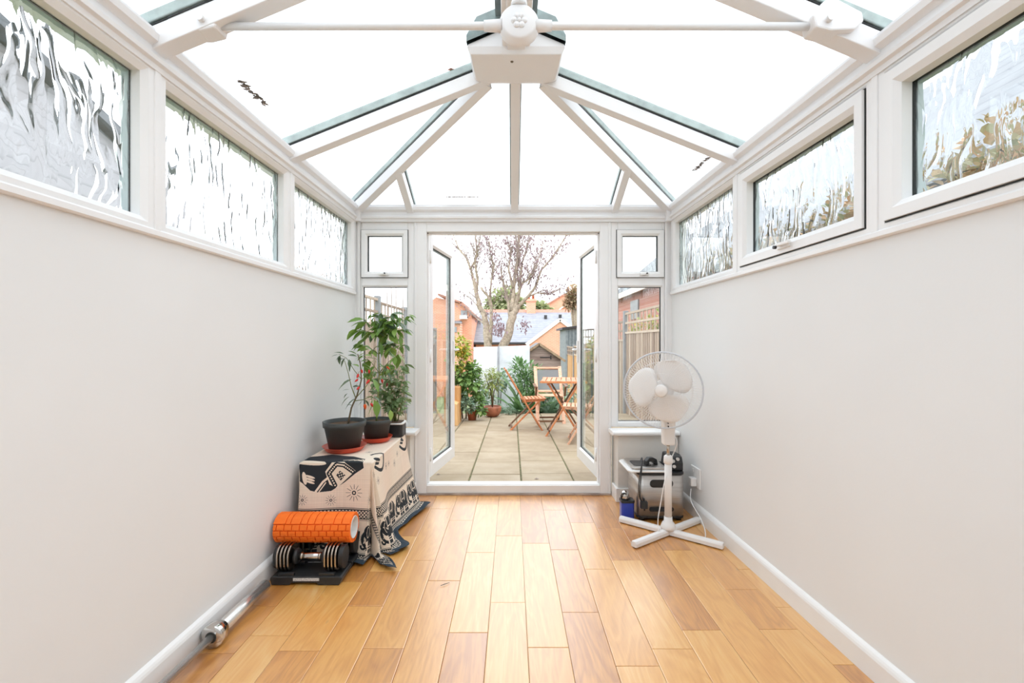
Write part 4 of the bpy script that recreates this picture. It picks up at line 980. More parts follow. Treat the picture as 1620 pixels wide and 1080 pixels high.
limb('branch', TP([(400, 740), (370, 640), (330, 480), (280, 360), (180, 230), (110, 40)], C4, (0.2, 0.5)), 0.06, 0.010, 9, 0.6)
limb('branch', TP([(395, 720), (410, 600), (380, 430), (400, 250), (380, 60), (350, -90)], C4, (0.2, -0.2)), 0.05, 0.010, 9, 0.6)
limb('branch', TP([(330, 480), (400, 330), (430, 200), (440, 40)], C4, (0.2, -0.4)), 0.025, 0.008, 7, 0.5)
limb('branch', TP([(505, 790), (520, 560), (520, 330), (490, 240), (390, 110)], C1, (0, -0.3)), 0.07, 0.03, 4)
limb('branch', TP([(550, 830), (570, 620), (600, 450), (560, 300), (540, 60)], C4, (-0.2, -0.6)), 0.035, 0.007, 12, 0.5)
limb('branch', TP([(750, 560), (730, 300), (690, 150), (650, 0), (640, -150)], C1, (0, 0.4)), 0.06, 0.018, 8, 0.6)
limb('branch', TP([(770, 400), (790, 200), (800, 0), (830, -200), (850, -500), (860, -700)], C1, (0, 0.2)), 0.085, 0.010, 12, 0.7)
limb('branch', TP([(800, 400), (860, 150), (900, 60), (980, 10), (1000, -60)], C1, (0, -0.5)), 0.06, 0.015, 8, 0.6)
limb('branch', TP([(840, 350), (960, 230), (1050, 120), (1130, -100), (1300, -300), (1420, -500), (1500, -700)], C1, (0, -0.4)), 0.06, 0.006, 12, 0.6)
limb('branch', TP([(880, 860), (900, 700), (930, 400), (990, 200), (1060, 60)], C4, (0, 0.6)), 0.05, 0.009, 10, 0.6)
limb('branch', TP([(820, 700), (770, 480), (800, 280), (760, 150), (710, 50)], C4, (0, 0.6)), 0.04, 0.008, 9, 0.6)
limb('branch', TP([(900, 760), (870, 520), (900, 330), (890, 150), (910, 20)], C4, (0.3, 0)), 0.04, 0.008, 9, 0.6)
limb('branch', TP([(1000, 660), (1080, 480), (1140, 300), (1190, 60)], C4, (0.1, 0.6)), 0.03, 0.007, 9, 0.6)
limb('branch', TP([(960, 230), (1080, 180), (1230, 200), (1400, 100)], C1, (0, 0.5)), 0.03, 0.006, 8, 0.5)
limb('branch', TP([(430, 560), (330, 480), (250, 420)], C1, (0, 0.5)), 0.02, 0.006, 6, 0.4)
limb('branch', TP([(350, 340), (270, 250), (170, 200)], C1, (0, 0.5)), 0.02, 0.006, 6, 0.4)
tw = MB(); lf = MB(); ZMAX = 4.62
for P, R_, nt, tl in limbs:
    n = len(P)
    for k in range(nt*5):
        i = int(r4.uniform(0.25, 1.0)*(n-1)); p = P[i]
        if R_[i] > 0.10: continue
        d = (P[min(i+1, n-1)]-P[max(i-1, 0)]).normalized(); v = (d*0.8+Vector((r4.uniform(-1, 1), r4.uniform(-1, 1), r4.uniform(-0.1, 0.9)))*0.8).normalized()
        L = tl*r4.uniform(0.6, 1.9); pts = [p]; q = p.copy()
        for j in range(4):
            q = q+v*L/4; v = (v+Vector((r4.uniform(-.25, .25), r4.uniform(-.25, .25), r4.uniform(-0.05, .25)))).normalized()
            if q.z > ZMAX: break
            pts.append(q.copy())
        if len(pts) < 3: continue
        r0 = min(R_[i]*0.5, 0.010); tw.tube(pts, [r0+(0.0025-r0)*j/(len(pts)-1) for j in range(len(pts))], 4, cap=False)
        for q in pts[1:]:
            pxx = 810+q.x/q.y*F
            if pxx < 765 and r4.random() < 0.7: continue
            if r4.random() < 0.5:
                for _ in range(r4.choice([1, 1, 2])):
                    c = q+Vector((r4.uniform(-.16, .16), r4.uniform(-.16, .16), r4.uniform(-.14, .05)))
                    leaf_geo(lf, c, Vector((r4.uniform(-1, 1), r4.uniform(-1, 1), -0.8)), Vector((r4.uniform(-1, 1), r4.uniform(-1, 1), 0.5)), r4.uniform(0.05, 0.085), 0.045)
# low hanging purple sprays at the trunk
for cpx, cpy, rx, rz, n in ((789, 520, 10, 12, 150), (830, 512, 9, 10, 60), (785, 500, 9, 6, 40)):
    for _ in range(n):
        q = at(cpx+r4.gauss(0, rx*0.5), cpy+r4.gauss(0, rz*0.5), YTR-0.3+r4.uniform(-.3, .3))
        leaf_geo(lf, q, Vector((r4.uniform(-1, 1), r4.uniform(-1, 1), -0.8)), Vector((r4.uniform(-1, 1), r4.uniform(-1, 1), 0.5)), r4.uniform(0.05, 0.08), 0.04)
o = tw.build('twigs', M['twig'], tr, fix=False); o['kind'] = 'stuff'
o = lf.build('leaves', M['leaf_purple'], tr, fix=False); o['kind'] = 'stuff'

def round_tree(name, base_p, blobs, mat, n, L, W, label, cat='tree', trunk_r=0.12, seed=1, shell=0.45):
    rnd = random.Random(seed); e = empty(name, base_p, label, cat)
    c = Vector(blobs[0][0]); m = MB(); b = Vector(base_p)
    m.tube([b, b.lerp(c, 0.5)+Vector((0.05, 0, 0)), c], [trunk_r, trunk_r*0.75, trunk_r*0.5], 8)
    for k in range(4):
        a = k*PI/2+0.4; m.tube([b.lerp(c, 0.55), c+Vector((math.cos(a)*blobs[0][1][0]*0.6, math.sin(a)*blobs[0][1][1]*0.6, blobs[0][1][2]*0.3))], [trunk_r*0.5, trunk_r*0.15], 6)
    m.build('trunk', M['bark'], e, fix=False); foliage('leaves', mat, blobs, n, L, W, rnd, e, shell=shell); return e
def B(px, py, Y, rx, rz, ry=None):
    p = at(px, py, Y); return (tuple(p), (rx/F*Y, (ry or rx)/F*Y, rz/F*Y))
round_tree('autumn_tree', (3.26, 23, -1.9), [B(908, 468, 23, 15, 17), B(921, 480, 23, 12, 16), B(900, 480, 23, 8, 9)], M['leaf_brown'], 2200, 0.17, 0.12, 'brown-leaved autumn tree by the right door above the slate roof', seed=4, shell=0.2)
round_tree('garden_tree', (-0.6, 42, -2.8), [B(800, 474, 42, 26, 20), B(778, 482, 42, 12, 12), B(822, 482, 42, 12, 12)], M['leaf_far'], 1600, 0.45, 0.35, 'pale green leafy tree far behind the bare trunks', seed=5, shell=0.1)
round_tree('green_tree', (2.7, 46, -2.9), [B(853, 486, 46, 12, 9), B(866, 490, 46, 8, 6)], M['leaf_far'], 600, 0.45, 0.35, 'small round green tree right of the brick chimney', seed=6, shell=0.1)
# trees outside the side windows
round_tree('side_tree', (-4.1, 2.1, -0.6), [((-4.1, 2.1, 2.7), (0.55, 0.55, 0.9))], M['leaf_hedge'], 900, 0.12, 0.07, 'dark leafy tree outside the nearest left rippled window', trunk_r=0.09, seed=7, shell=0.1)
round_tree('left_hedge_bush', (-3.3, 4.9, -0.3), [((-3.3, 4.4, 1.75), (0.4, 0.8, 0.45)), ((-3.3, 5.8, 1.6), (0.4, 0.7, 0.4))], M['leaf_hedge'], 900, 0.1, 0.06, 'low grey-green bush outside the middle left window', 'bush', 0.06, 8, 0.1)
round_tree('autumn_bush', (3.0, 2.45, -0.3), [((2.9, 2.6, 2.05), (0.3, 0.6, 0.45)), ((2.95, 3.8, 2.15), (0.3, 0.9, 0.4)), ((2.95, 5.6, 2.1), (0.3, 1.2, 0.4))], M['leaf_hedge2'], 2600, 0.1, 0.06, 'brown and orange bush outside the middle right window', 'bush', 0.06, 9, 0.1)
round_tree('green_bush', (3.2, 1.5, -0.3), [((3.2, 1.5, 2.0), (0.35, 0.35, 0.55))], M['leaf_garden'], 600, 0.1, 0.06, 'green bush outside the nearest right window', 'bush', 0.06, 10, 0.1)

# ------------------------------------------------------------------ patio plants
rq = random.Random(77)
def pot_lathe(m, c, r0, r1, h, rim=0.02, seg=28):
    m.lathe([(0, 0), (r0, 0), (r1-0.008, h-rim), (r1+0.004, h-rim), (r1+0.006, h), (r1-0.012, h), (r1-0.016, h-0.03), (0, h-0.03)], c, seg=seg)
# climber at left
pg = empty('climbing_plant', (-0.95, 7.9, GZ(7.9)), 'tall leafy climber with yellow-green top growing at left of the patio', 'plant')
m = MB(); 
for k in range(4):
    x = -0.98+0.06*k; m.tube([(x, 7.95, GZ(7.9)-0.05), (x+rq.uniform(-.05, .05), 7.9, 0.3), (x+rq.uniform(-.1, .1), 7.8, 1.0)], [0.014, 0.01, 0.005], 6)
m.build('stem', M['stem_brown'], pg, fix=False)
foliage('yellow_leaves', M['leaf_yellow'], [B(728, 545, 7.8, 15, 16), B(724, 570, 7.8, 18, 15), B(738, 556, 7.8, 7, 12)], 420, 0.085, 0.06, rq, pg, seg=3)
foliage('green_leaves', M['leaf_garden'], [B(735, 590, 7.8, 18, 16), B(745, 603, 7.7, 17, 14), B(728, 612, 7.8, 16, 18), B(750, 583, 7.8, 12, 10), B(757, 618, 7.8, 8, 10)], 620, 0.10, 0.085, rq, pg, up_bias=-0.1)
foliage('pale_leaves', M['leaf_grey'], [B(727, 632, 7.6, 13, 14), B(739, 640, 7.6, 12, 12)], 260, 0.07, 0.07, rq, pg)
foliage('low_leaves', M['leaf_garden'], [B(756, 640, 7.7, 9, 16), B(762, 648, 7.7, 6, 8)], 160, 0.08, 0.07, rq, pg)
p1 = Vector((X(747, 7.75), 7.75, GZ(7.75)))
fp = empty('terracotta_pot', tuple(p1), 'small terracotta flower pot on the patio beneath the climber', 'pot')
m = MB(); pot_lathe(m, p1, 0.065, 0.10, 0.19); m.build('pot', M['terracotta'], fp); m = MB(); m.lathe([(0, 0.165), (0.085, 0.165)], p1, seg=20); m.build('soil', M['soil'], fp)
p2 = Vector((X(779, 8.2), 8.2, GZ(8.2)))
bp = empty('bowl_planter', tuple(p2), 'wide terracotta bowl planter with a yellow-green bamboo-like shrub', 'planter')
m = MB(); m.lathe([(0, 0), (0.07, 0.0), (0.12, 0.03), (0.16, 0.11), (0.165, 0.17), (0.155, 0.19), (0.14, 0.19), (0.14, 0.165), (0, 0.165)], p2, seg=36); m.build('pot', M['bowl'], bp)
m = MB()
for k in range(5):
    a = rq.uniform(0, 6.28); m.tube([p2+Vector((0, 0, 0.16)), p2+Vector((0.03*math.cos(a), 0.03*math.sin(a), 0.45)), p2+Vector((0.14*math.cos(a), 0.14*math.sin(a), 0.75))], [0.012, 0.009, 0.003], 6)
m.build('stem', M['stem_brown'], bp, fix=False)
foliage('leaves', M['leaf_bamboo'], [B(779, 603, 8.2, 17, 20), B(779, 590, 8.2, 14, 10)], 520, 0.10, 0.018, rq, bp, droop=0.5, shell=0.1)
# spear-leaved artichoke style plant
def rosette(name, base_p, n, L, W, mat, label, tilt=(0.2, 1.0), cat='plant', seed=1, leafname='leaf'):
    rnd = random.Random(seed); e = empty(name, base_p, label, cat); b = Vector(base_p)
    for k in range(n):
        a = 2*PI*k/n*2.4+rnd.uniform(-.3, .3); el = rnd.uniform(*tilt); d = Vector((math.cos(a)*math.cos(el), math.sin(a)*math.cos(el), math.sin(el)))
        l = L*rnd.uniform(0.7, 1.1); r = d.cross(Vector((0, 0, 1))).normalized(); u = r.cross(d)
        m = MB(); N = 8; vs = []; p = b+Vector((0, 0, 0.02)); dd = d.copy()
        for i in range(N+1):
            t = i/N; w = W*math.sin(PI*min(1, (t*0.92+0.06)))**0.8*(1+0.22*(1 if i % 2 else -1)); w = w if i < N else 0.002
            vs += [p-r*w/2+u*w*0.15, p.copy(), p+r*w/2+u*w*0.15]; p = p+dd*l/N; dd = (dd+Vector((0, 0, -0.11-0.05*rnd.random()))).normalized(); u = r.cross(dd)
        m.add(vs, [f for i in range(N) for f in ((i*3, i*3+1, i*3+4, i*3+3), (i*3+1, i*3+2, i*3+5, i*3+4))], True)
        m.build(leafname, mat, e, fix=False)
    return e
gz9 = -0.55
rosette('artichoke_plant', (X(832, 9.2), 9.2, gz9), 30, 1.15, 0.10, M['leaf_spear'], 'large bright green spear-leaved plant in front of the white panels', (0.75, 1.45), seed=3)
rosette('cardoon_plant', (X(800, 8.95), 8.95, gz9+0.05), 36, 0.62, 0.13, M['leaf_grey'], 'grey-green broad leaved plant left of the artichoke', (0.3, 1.2), seed=4)
rosette('cabbage_plant', (X(822, 8.85), 8.85, gz9+0.15), 22, 0.42, 0.20, M['leaf_grey'], 'low grey-green cabbage-like plant at the patio edge', (0.1, 1.2), seed=5)
rosette('grey_leaf_plant', (X(868, 9.1), 9.1, gz9+0.1), 40, 0.62, 0.11, M['leaf_grey'], 'grey-green leafy plant behind the mesh backed chair', (0.3, 1.2), seed=6)
rosette('grey_bed_plant', (X(898, 9.2), 9.2, gz9+0.1), 36, 0.6, 0.11, M['leaf_grey'], 'grey-green leafy plant beside the brown fence at right', (0.3, 1.2), seed=8)
rosette('tall_bed_plant', (X(858, 9.6), 9.6, gz9), 40, 0.95, 0.09, M['leaf_spear'], 'tall green spear-leaved plant behind the folding table', (0.7, 1.4), seed=9)
e = empty('leafy_bed_plant', (X(832, 9.0), 9.0, -0.6), 'dense bright green narrow-leaved plant in front of the white panels', 'plant')
foliage('leaves', M['leaf_spear'], [B(832, 600, 9.0, 24, 26), B(822, 580, 9.0, 14, 14), B(845, 615, 9.0, 18, 16), B(850, 590, 9.0, 12, 12)], 900, 0.17, 0.035, rq, e, up_bias=0.7, droop=0.35, shell=0.1)
m = MB(); m.tube([(X(832, 9.0), 9.0, -0.65), (X(832, 9.0), 9.0, 0.3)], [0.03, 0.01], 8); m.build('stem', M['stem'], e)
# silver cushion plant
e = empty('cushion_plant', (X(806, 8.5), 8.5, GZ(8.5)), 'small silvery cushion plant at the patio edge by the bowl', 'plant')
foliage('leaves', M['leaf_grey'], [B(806, 648, 8.5, 10, 10)], 420, 0.035, 0.014, rq, e, shell=0.2)
# border foliage
e = empty('border_shrub', (X(790, 9.8), 9.8, -0.6), 'mixed green border shrub beneath the white panels', 'shrub')
foliage('leaves', M['leaf_grey'], [B(795, 600, 9.8, 18, 16), B(770, 632, 9.3, 20, 14), B(760, 618, 9.6, 12, 16)], 560, 0.09, 0.06, rq, e, shell=0.2)
m = MB(); m.tube([(X(790, 9.8), 9.8, -0.7), (X(793, 9.8), 9.8, 0.2)], [0.02, 0.008], 6); m.build('stem', M['stem_brown'], e)
e = empty('right_border_shrub', (X(885, 9.9), 9.9, -0.6), 'low leafy border shrub under the far right fence', 'shrub')
foliage('leaves', M['leaf_grey'], [B(880, 622, 9.7, 34, 14), B(850, 632, 9.4, 22, 12)], 640, 0.09, 0.06, rq, e, shell=0.2)
# wooden planter post at left
m = MB(); xq = X(719, 7.1); m.prism([(-0.05, 0), (0.055, 0), (0.035, 0.33), (-0.05, 0.36)], (xq, 7.1, GZ(7.1)), (1, 0, 0), (0, 0, 1), (0, 1, 0), 0.35)
tag(m.build('wooden_planter', M['planter_wood'], None, 0.004), 'pale wooden planter end beside the open left door', 'planter')
m = MB(); xq = X(722, 7.4); m.box(xq-0.2, xq+0.06, 7.4, 7.6, GZ(7.4), 0.43); 
tag(m.build('wooden_crate', M['planter_wood'], None, 0.004), 'upright pale wooden crate half buried in climber leaves', 'crate')
# ivy on the fences seen through sidelights
e = empty('fence_climber', (2.35, 7.6, -0.2), 'yellow-green climber growing over the right fence trellis', 'climber')
foliage('leaves', M['leaf_yellow'], [((2.45, 7.6, 1.48), (0.14, 1.3, 0.22)), ((2.5, 9.3, 1.35), (0.14, 0.9, 0.2))], 520, 0.08, 0.05, rq, e, shell=0.2)
m = MB(); m.tube([(2.4, 7.6, -0.3), (2.45, 7.6, 1.4)], [0.02, 0.008], 6); m.build('stem', M['stem_brown'], e)
# fallen leaves on the patio
for px, py, s_ in ((849, 758, 0.022), (693, 751, 0.02), (840, 745, 0.01)):
    Y = 754/(py-567); p = Vector((X(px, Y), Y, GZ(Y)+0.004)); m = MB()
    m.add([p+Vector(v)*s_ for v in ((-1, 0, 0), (-.2, -.6, .2), (1, -.1, 0.1), (0.1, .7, .3), (0, 0, .5))], [(0, 1, 4), (1, 2, 4), (2, 3, 4), (3, 0, 4)], False)
    tag(m.build('fallen_leaf', M['dry_leaf'], None, fix=False), {849: 'dead brown leaf on the slab just outside the threshold', 693: 'curled dead leaf on the patio by the left door foot', 840: 'tiny dead leaf lying in the middle of a patio slab'}[px], 'leaf')

# ================================================================== INDOOR THINGS
# ---- side table under the printed cloth
TX0, TX1, TY0, TY1, TH = -1.155, -0.775, 2.50, 3.27, 0.505
st = empty('side_table', ((TX0+TX1)/2, (TY0+TY1)/2, 0), 'low wooden side table hidden beneath the elephant print cloth', 'table')
m = MB(); m.box(TX0, TX1, TY0, TY1, TH-0.03, TH-0.002); m.build('table_top', M['planter_wood'], st, 0.004)
for a in (TX0+0.03, TX1-0.07):
    for b in (TY0+0.03, TY1-0.07): m = MB(); m.box(a, a+0.04, b, b+0.04, 0, TH-0.03); m.build('leg', M['planter_wood'], st, 0.003)

S0, S1, T0, T1 = -0.09, 0.38+0.60, -0.60, 0.77+0.10     # cloth extents, table corner (TX0,TY0) is (0,0)
def paint_cloth(N=1500):
    s = np.linspace(S0, S1, N)[None, :].repeat(N, 0); t = np.linspace(T0, T1, N)[:, None].repeat(N, 1)
    cream = np.array([232, 218, 200])/255; blk = np.array([34, 40, 46])/255
    rng = np.random.RandomState(2); img = np.empty((N, N, 3)); img[:] = cream
    wv = rng.normal(0, 0.018, (N, 1, 1))+rng.normal(0, 0.014, (1, N, 1)); img += wv
    pk = 0.5+0.5*np.sin(s*9+t*14); img[..., 1] -= 0.02*pk; img[..., 2] -= 0.02*pk
    def put(mask, c=blk):
        img[mask] = c
    # big central animal motif: rounded back, trunk, tusk, saddle cloth with dots
    def ell(cs, ct, rs, rt, a=0.0):
        ca, sa = math.cos(a), math.sin(a); u = (s-cs)*ca+(t-ct)*sa; v = -(s-cs)*sa+(t-ct)*ca
        return (u/rs)**2+(v/rt)**2
    def poly(pts):
        inside = np.zeros(s.shape, bool); n = len(pts); j = n-1
        for i in range(n):
            xi, yi = pts[i]; xj, yj = pts[j]
            c = ((yi > t) != (yj > t)) & (s < (xj-xi)*(t-yi)/((yj-yi)+1e-12)+xi); inside ^= c; j = i
        return inside
    def stroke(pts, w, c=blk):
        mk = np.zeros(s.shape, bool)
        for (a, b), (c2, d) in zip(pts[:-1], pts[1:]):
            L2 = (c2-a)**2+(d-b)**2; q = np.clip(((s-a)*(c2-a)+(t-b)*(d-b))/L2, 0, 1)
            mk |= ((s-a-q*(c2-a))**2+(t-b-q*(d-b))**2) < w*w
        put(mk, c)
    put(poly([(-0.02, 0.10), (-0.03, -0.08), (0.02, -0.115), (0.06, -0.15), (0.10, -0.16), (0.17, -0.155), (0.24, -0.11), (0.30, -0.06), (0.345, -0.03), (0.33, 0.06), (0.24, 0.12), (0.10, 0.16)]))
    put(ell(0.03, 0.005, 0.11, 0.018, -0.1) < 1, cream); put(ell(0.025, -0.085, 0.012, 0.035, 0.25) < 1, cream)
    for k in range(3): put((ell(0.055, -0.105+0.014*k, 0.028, 0.006, -0.3) < 1), cream)
    put(poly([(0.135, -0.05), (0.17, 0.0), (0.235, 0.005), (0.30, -0.045), (0.20, -0.14), (0.16, -0.12)]), cream)
    dia = [(0.15, -0.05), (0.18, -0.005), (0.225, 0.0), (0.275, -0.045)]
    stroke([(0.19, -0.125), (0.155, -0.06), (0.195, -0.01), (0.235, -0.015), (0.285, -0.05)], 0.012)
    for k in range(22):
        seq = [(0.19, -0.125), (0.155, -0.06), (0.195, -0.01), (0.235, -0.015), (0.285, -0.05)]
        q = k/21*4; i = min(3, int(q)); f = q-i; c = (seq[i][0]+(seq[i+1][0]-seq[i][0])*f, seq[i][1]+(seq[i+1][1]-seq[i][1])*f)
        put((s-c[0])**2+(t-c[1])**2 < 0.0045**2, cream)
    put(poly([(0.195, -0.07), (0.215, -0.045), (0.245, -0.07), (0.22, -0.1)]))
    for a in range(3):
        for b in range(3): put((s-0.208-0.011*a-0.004*b)**2+(t+0.06+0.013*b-0.004*a)**2 < 0.004**2, cream)
    stroke([(0.09, -0.155), (0.125, -0.105), (0.15, -0.085)], 0.006, cream); stroke([(0.105, -0.16), (0.14, -0.11)], 0.003, cream)
    for k in range(4): stroke([(0.22+0.03*k, 0.03), (0.27+0.025*k, 0.05), (0.32+0.012*k, 0.02-0.01*k)], 0.0035, cream)
    # outline motif on the side fall and far corner
    def loop(cs, ct, k):
        pts = [(cs+k*0.055*math.cos(a)+0.02*math.sin(2*a), ct+k*0.10*math.sin(a)) for a in np.linspace(-0.9, 2.6, 16)]
        stroke(pts, 0.0075); stroke([(p[0]*0.9+cs*0.1-0.004, p[1]*0.9+ct*0.1) for p in pts], 0.0025)
        put(poly([(cs-0.03, ct-0.02), (cs, ct+0.03), (cs+0.02, ct-0.01), (cs+0.005, ct-0.07), (cs-0.02, ct-0.05)]))
        for q in range(4): put(ell(cs-0.01+0.006*q, ct-0.05+0.02*q, 0.004, 0.009) < 1, cream)
    loop(0.40, 0.10, 1.0); loop(0.41, 0.66, 1.1); loop(0.16, 0.62, 0.9)
    def sunm(cs, ct, r, n=12):
        d = np.hypot(s-cs, t-ct); a = np.arctan2(t-ct, s-cs)
        put((d < r) & (d > r*0.42) & (np.abs(np.sin(a*n/2)) < 0.42*(1.25-d/r))); put((d < r*0.26) & (d > r*0.12))
    for c in ((0.17, -0.205, 0.030), (0.295, -0.165, 0.046), (0.40, -0.20, 0.026), (0.02, -0.20, 0.03), (0.47, 0.24, 0.026), (0.47, 0.30, 0.020), (0.50, 0.42, 0.026), (0.20, 0.30, 0.03), (0.25, 0.42, 0.035), (0.30, 0.22, 0.025), (0.08, 0.36, 0.03), (0.46, 0.5, 0.022), (0.45, -0.02, 0.02), (0.5, 0.05, 0.024), (0.30, 0.55, 0.03)): sunm(*c)
    # borders
    er = S1-s; ef = t-T0; d = np.minimum(er, ef)
    def elephant(c, k, ax, fl=1):
        # local a: along the hem, b: up towards the table top
        if ax == 's': a = (s-c[0])/k*fl; b = (t-c[1])/k
        else: a = (t-c[1])/k*fl; b = -(s-c[0])/k
        E = lambda x, y, rx, ry: ((a-x)/rx)**2+((b-y)/ry)**2
        body = (E(0.08, 0.12, 0.46, 0.34) < 1) | (E(-0.42, 0.16, 0.22, 0.26) < 1)
        for lx in (-0.22, -0.02, 0.26, 0.44): body |= (np.abs(a-lx+0.05*(b+0.3)) < 0.085) & (b < 0.05) & (b > -0.5)
        tk = (np.abs(np.hypot(a+0.42, b+0.06)-0.27) < 0.055) & (a < -0.40) | (np.abs(np.hypot(a+0.66, b+0.30)-0.08) < 0.035) & (b < -0.26)
        body |= tk; body |= (np.abs(a-0.56-0.1*b) < 0.02) & (b < 0.2) & (b > -0.3); put(body)
        lt = (np.abs(E(0.1, 0.2, 0.26, 0.24)-1) < 0.14) & (b > 0.0); lt |= (np.abs(np.abs(a-0.1)-0.13) < 0.016) & (b > -0.02) & (b < 0.38)
        lt |= (np.abs(E(-0.34, 0.18, 0.12, 0.17)-1) < 0.18); lt |= (np.hypot(a+0.5, b-0.2) < 0.025)
        for lx in (-0.22, -0.02, 0.26, 0.44): lt |= (np.abs(a-lx) < 0.085) & ((np.abs(b+0.36) < 0.015) | (np.abs(b+0.28) < 0.015))
        lt |= (np.abs(b-0.1) < 0.018) & (np.abs(a-0.1) < 0.13); lt |= (np.abs(a+0.60-0.4*(b+0.1)) < 0.02) & (b < -0.02) & (b > -0.2)
        put(lt & body, cream)
    clear = d < 0.345; img[clear] = cream+0*img[clear]; img[clear] += rng.normal(0, 0.012, (int(clear.sum()), 1))
    xx = T0+0.34+0.03
    k = 0; tt = -0.16
    while tt < T1:
        elephant((S1-0.205, tt), 0.155, 't', 1); sunm(S1-0.20, tt+0.108, 0.02, 10); stroke([(S1-0.28, tt-0.09), (S1-0.26, tt-0.1), (S1-0.15, tt-0.095)], 0.002); tt += 0.215
    ss = 0.03
    while ss < S1-0.36: elephant((ss, T0+0.205), 0.155, 's', 1); sunm(ss+0.108, T0+0.2, 0.02, 10); ss += 0.215
    elephant((S1-0.20, T0+0.17), 0.18, 's', 1); sunm(S1-0.10, T0+0.25, 0.028); sunm(S1-0.27, T0+0.28, 0.03)
    for lo, hi in ((0.075, 0.115), (0.30, 0.345)):
        band = (d > lo) & (d < hi); al = np.where(er < ef, t, s); q = (hi-lo)
        cell = (np.abs(((al+d)/(q*0.42)) % 1-0.5) > 0.34) | (np.abs(((al-d)/(q*0.42)) % 1-0.5) > 0.34)
        put(band & cell); put((np.abs(d-lo) < 0.0028) | (np.abs(d-hi) < 0.0028)); put((np.abs(d-lo+0.008) < 0.0012) | (np.abs(d-hi-0.008) < 0.0012))
    sc_ = (d > 0.062) & (d < 0.072) & (np.sin(np.where(er < ef, t, s)*260) > 0); put(sc_)
    put(d < 0.058, np.array([44, 58, 70])/255)
    im = bpy.data.images.new('block_print', N, N); a = np.ones((N, N, 4), np.float32); a[..., :3] = np.clip(img, 0, 1)
    im.pixels.foreach_set(a.ravel()); im.update(); im.pack(); return im
s_ = Nd('block_printed_cotton'); uv = s_.n('ShaderNodeTexCoord'); tx = s_.n('ShaderNodeTexImage'); tx.image = paint_cloth(); tx.extension = 'EXTEND'
s_.l(uv.outputs['UV'], tx.inputs['Vector'])
s_.pbsdf(tx.outputs['Color'], 0.9, 0, s_.bump(s_.noise(s_.coords(kind='UV'), 900), 0.15)); M['cloth'] = s_.m
def cloth_pos(s, t):
    TW, TL = TX1-TX0, TY1-TY0
    ds = s-TW if s > TW else (s if s < 0 else 0.0); dt = t if t < 0 else (t-TL if t > TL else 0.0)
    bx = TX0+min(max(s, 0), TW); by = TY0+min(max(t, 0), TL)
    r = math.hypot(ds, dt)
    z = TH+0.004
    if r < 1e-6: return (bx, by, z+0.0012*math.sin(s*38)*math.sin(t*31))
    ang = math.atan2(dt, ds); cx_, cy_ = math.cos(ang), math.sin(ang)
    h = min(r, TH); q = r/TH
    if ds < 0: flare = 0.012+0.008*q
    elif dt > 0: flare = 0.01+0.01*q
    else:
        flare = 0.012+0.066*q**1.3 if ds > 0 else 0.012+0.055*q**1.2
        # folds: stronger low down and around the corner
        if ds > 0 and dt < 0: flare += 0.06*q*math.sin(2*ang)**2*-1*0.3+0.05*q*math.sin(ang*7.0+0.9)
        elif ds > 0: flare += 0.030*q*(0.35+q)*math.sin(t*12.0+1.3*math.sin(t*6))
        else: flare += 0.022*q*math.sin(s*17.0+0.8)
    exc = max(0, r-TH*1.02)
    zz = TH+0.004-h*0.985+0.0
    if exc > 0: flare += exc*(0.5 if not (ds > 0 and dt < 0) else 0.22); zz = 0.008+0.018*abs(math.sin((s+t)*14))*min(1, exc*18)
    zz = max(zz, 0.006+ (0.016*abs(math.sin((s-t)*12)) if r > TH*0.985 else 0))
    return (bx+cx_*flare, by+cy_*flare, zz)
n1, n2 = 190, 250; m = MB(); vs = [cloth_pos(S0+(S1-S0)*i/n1, T0+(T1-T0)*j/n2) for j in range(n2+1) for i in range(n1+1)]
# keep out of the wall
vs = [(max(x, XL(y)+0.022) if z < 0.12 else max(x, XL(y)+0.004), min(y, 3.325-0.036 if z > 0.45 else 3.30), z) for x, y, z in vs]
m.add(vs, [(j*(n1+1)+i, j*(n1+1)+i+1, (j+1)*(n1+1)+i+1, (j+1)*(n1+1)+i) for j in range(n2) for i in range(n1)], True)
cl = m.build('printed_cloth', M['cloth'], None, fix=False)
uvl = cl.data.uv_layers.new(name='UVMap'); li = np.empty(len(cl.data.loops), np.int32); cl.data.loops.foreach_get('vertex_index', li)
uvs = np.stack([(li % (n1+1))/n1, (li//(n1+1))/n2], 1).astype(np.float32); uvl.data.foreach_set('uv', uvs.ravel())
so = cl.modifiers.new('thick', 'SOLIDIFY'); so.thickness = 0.002; so.offset = -1
tag(cl, 'cream cotton cloth printed with black elephants draped over the side table', 'cloth')

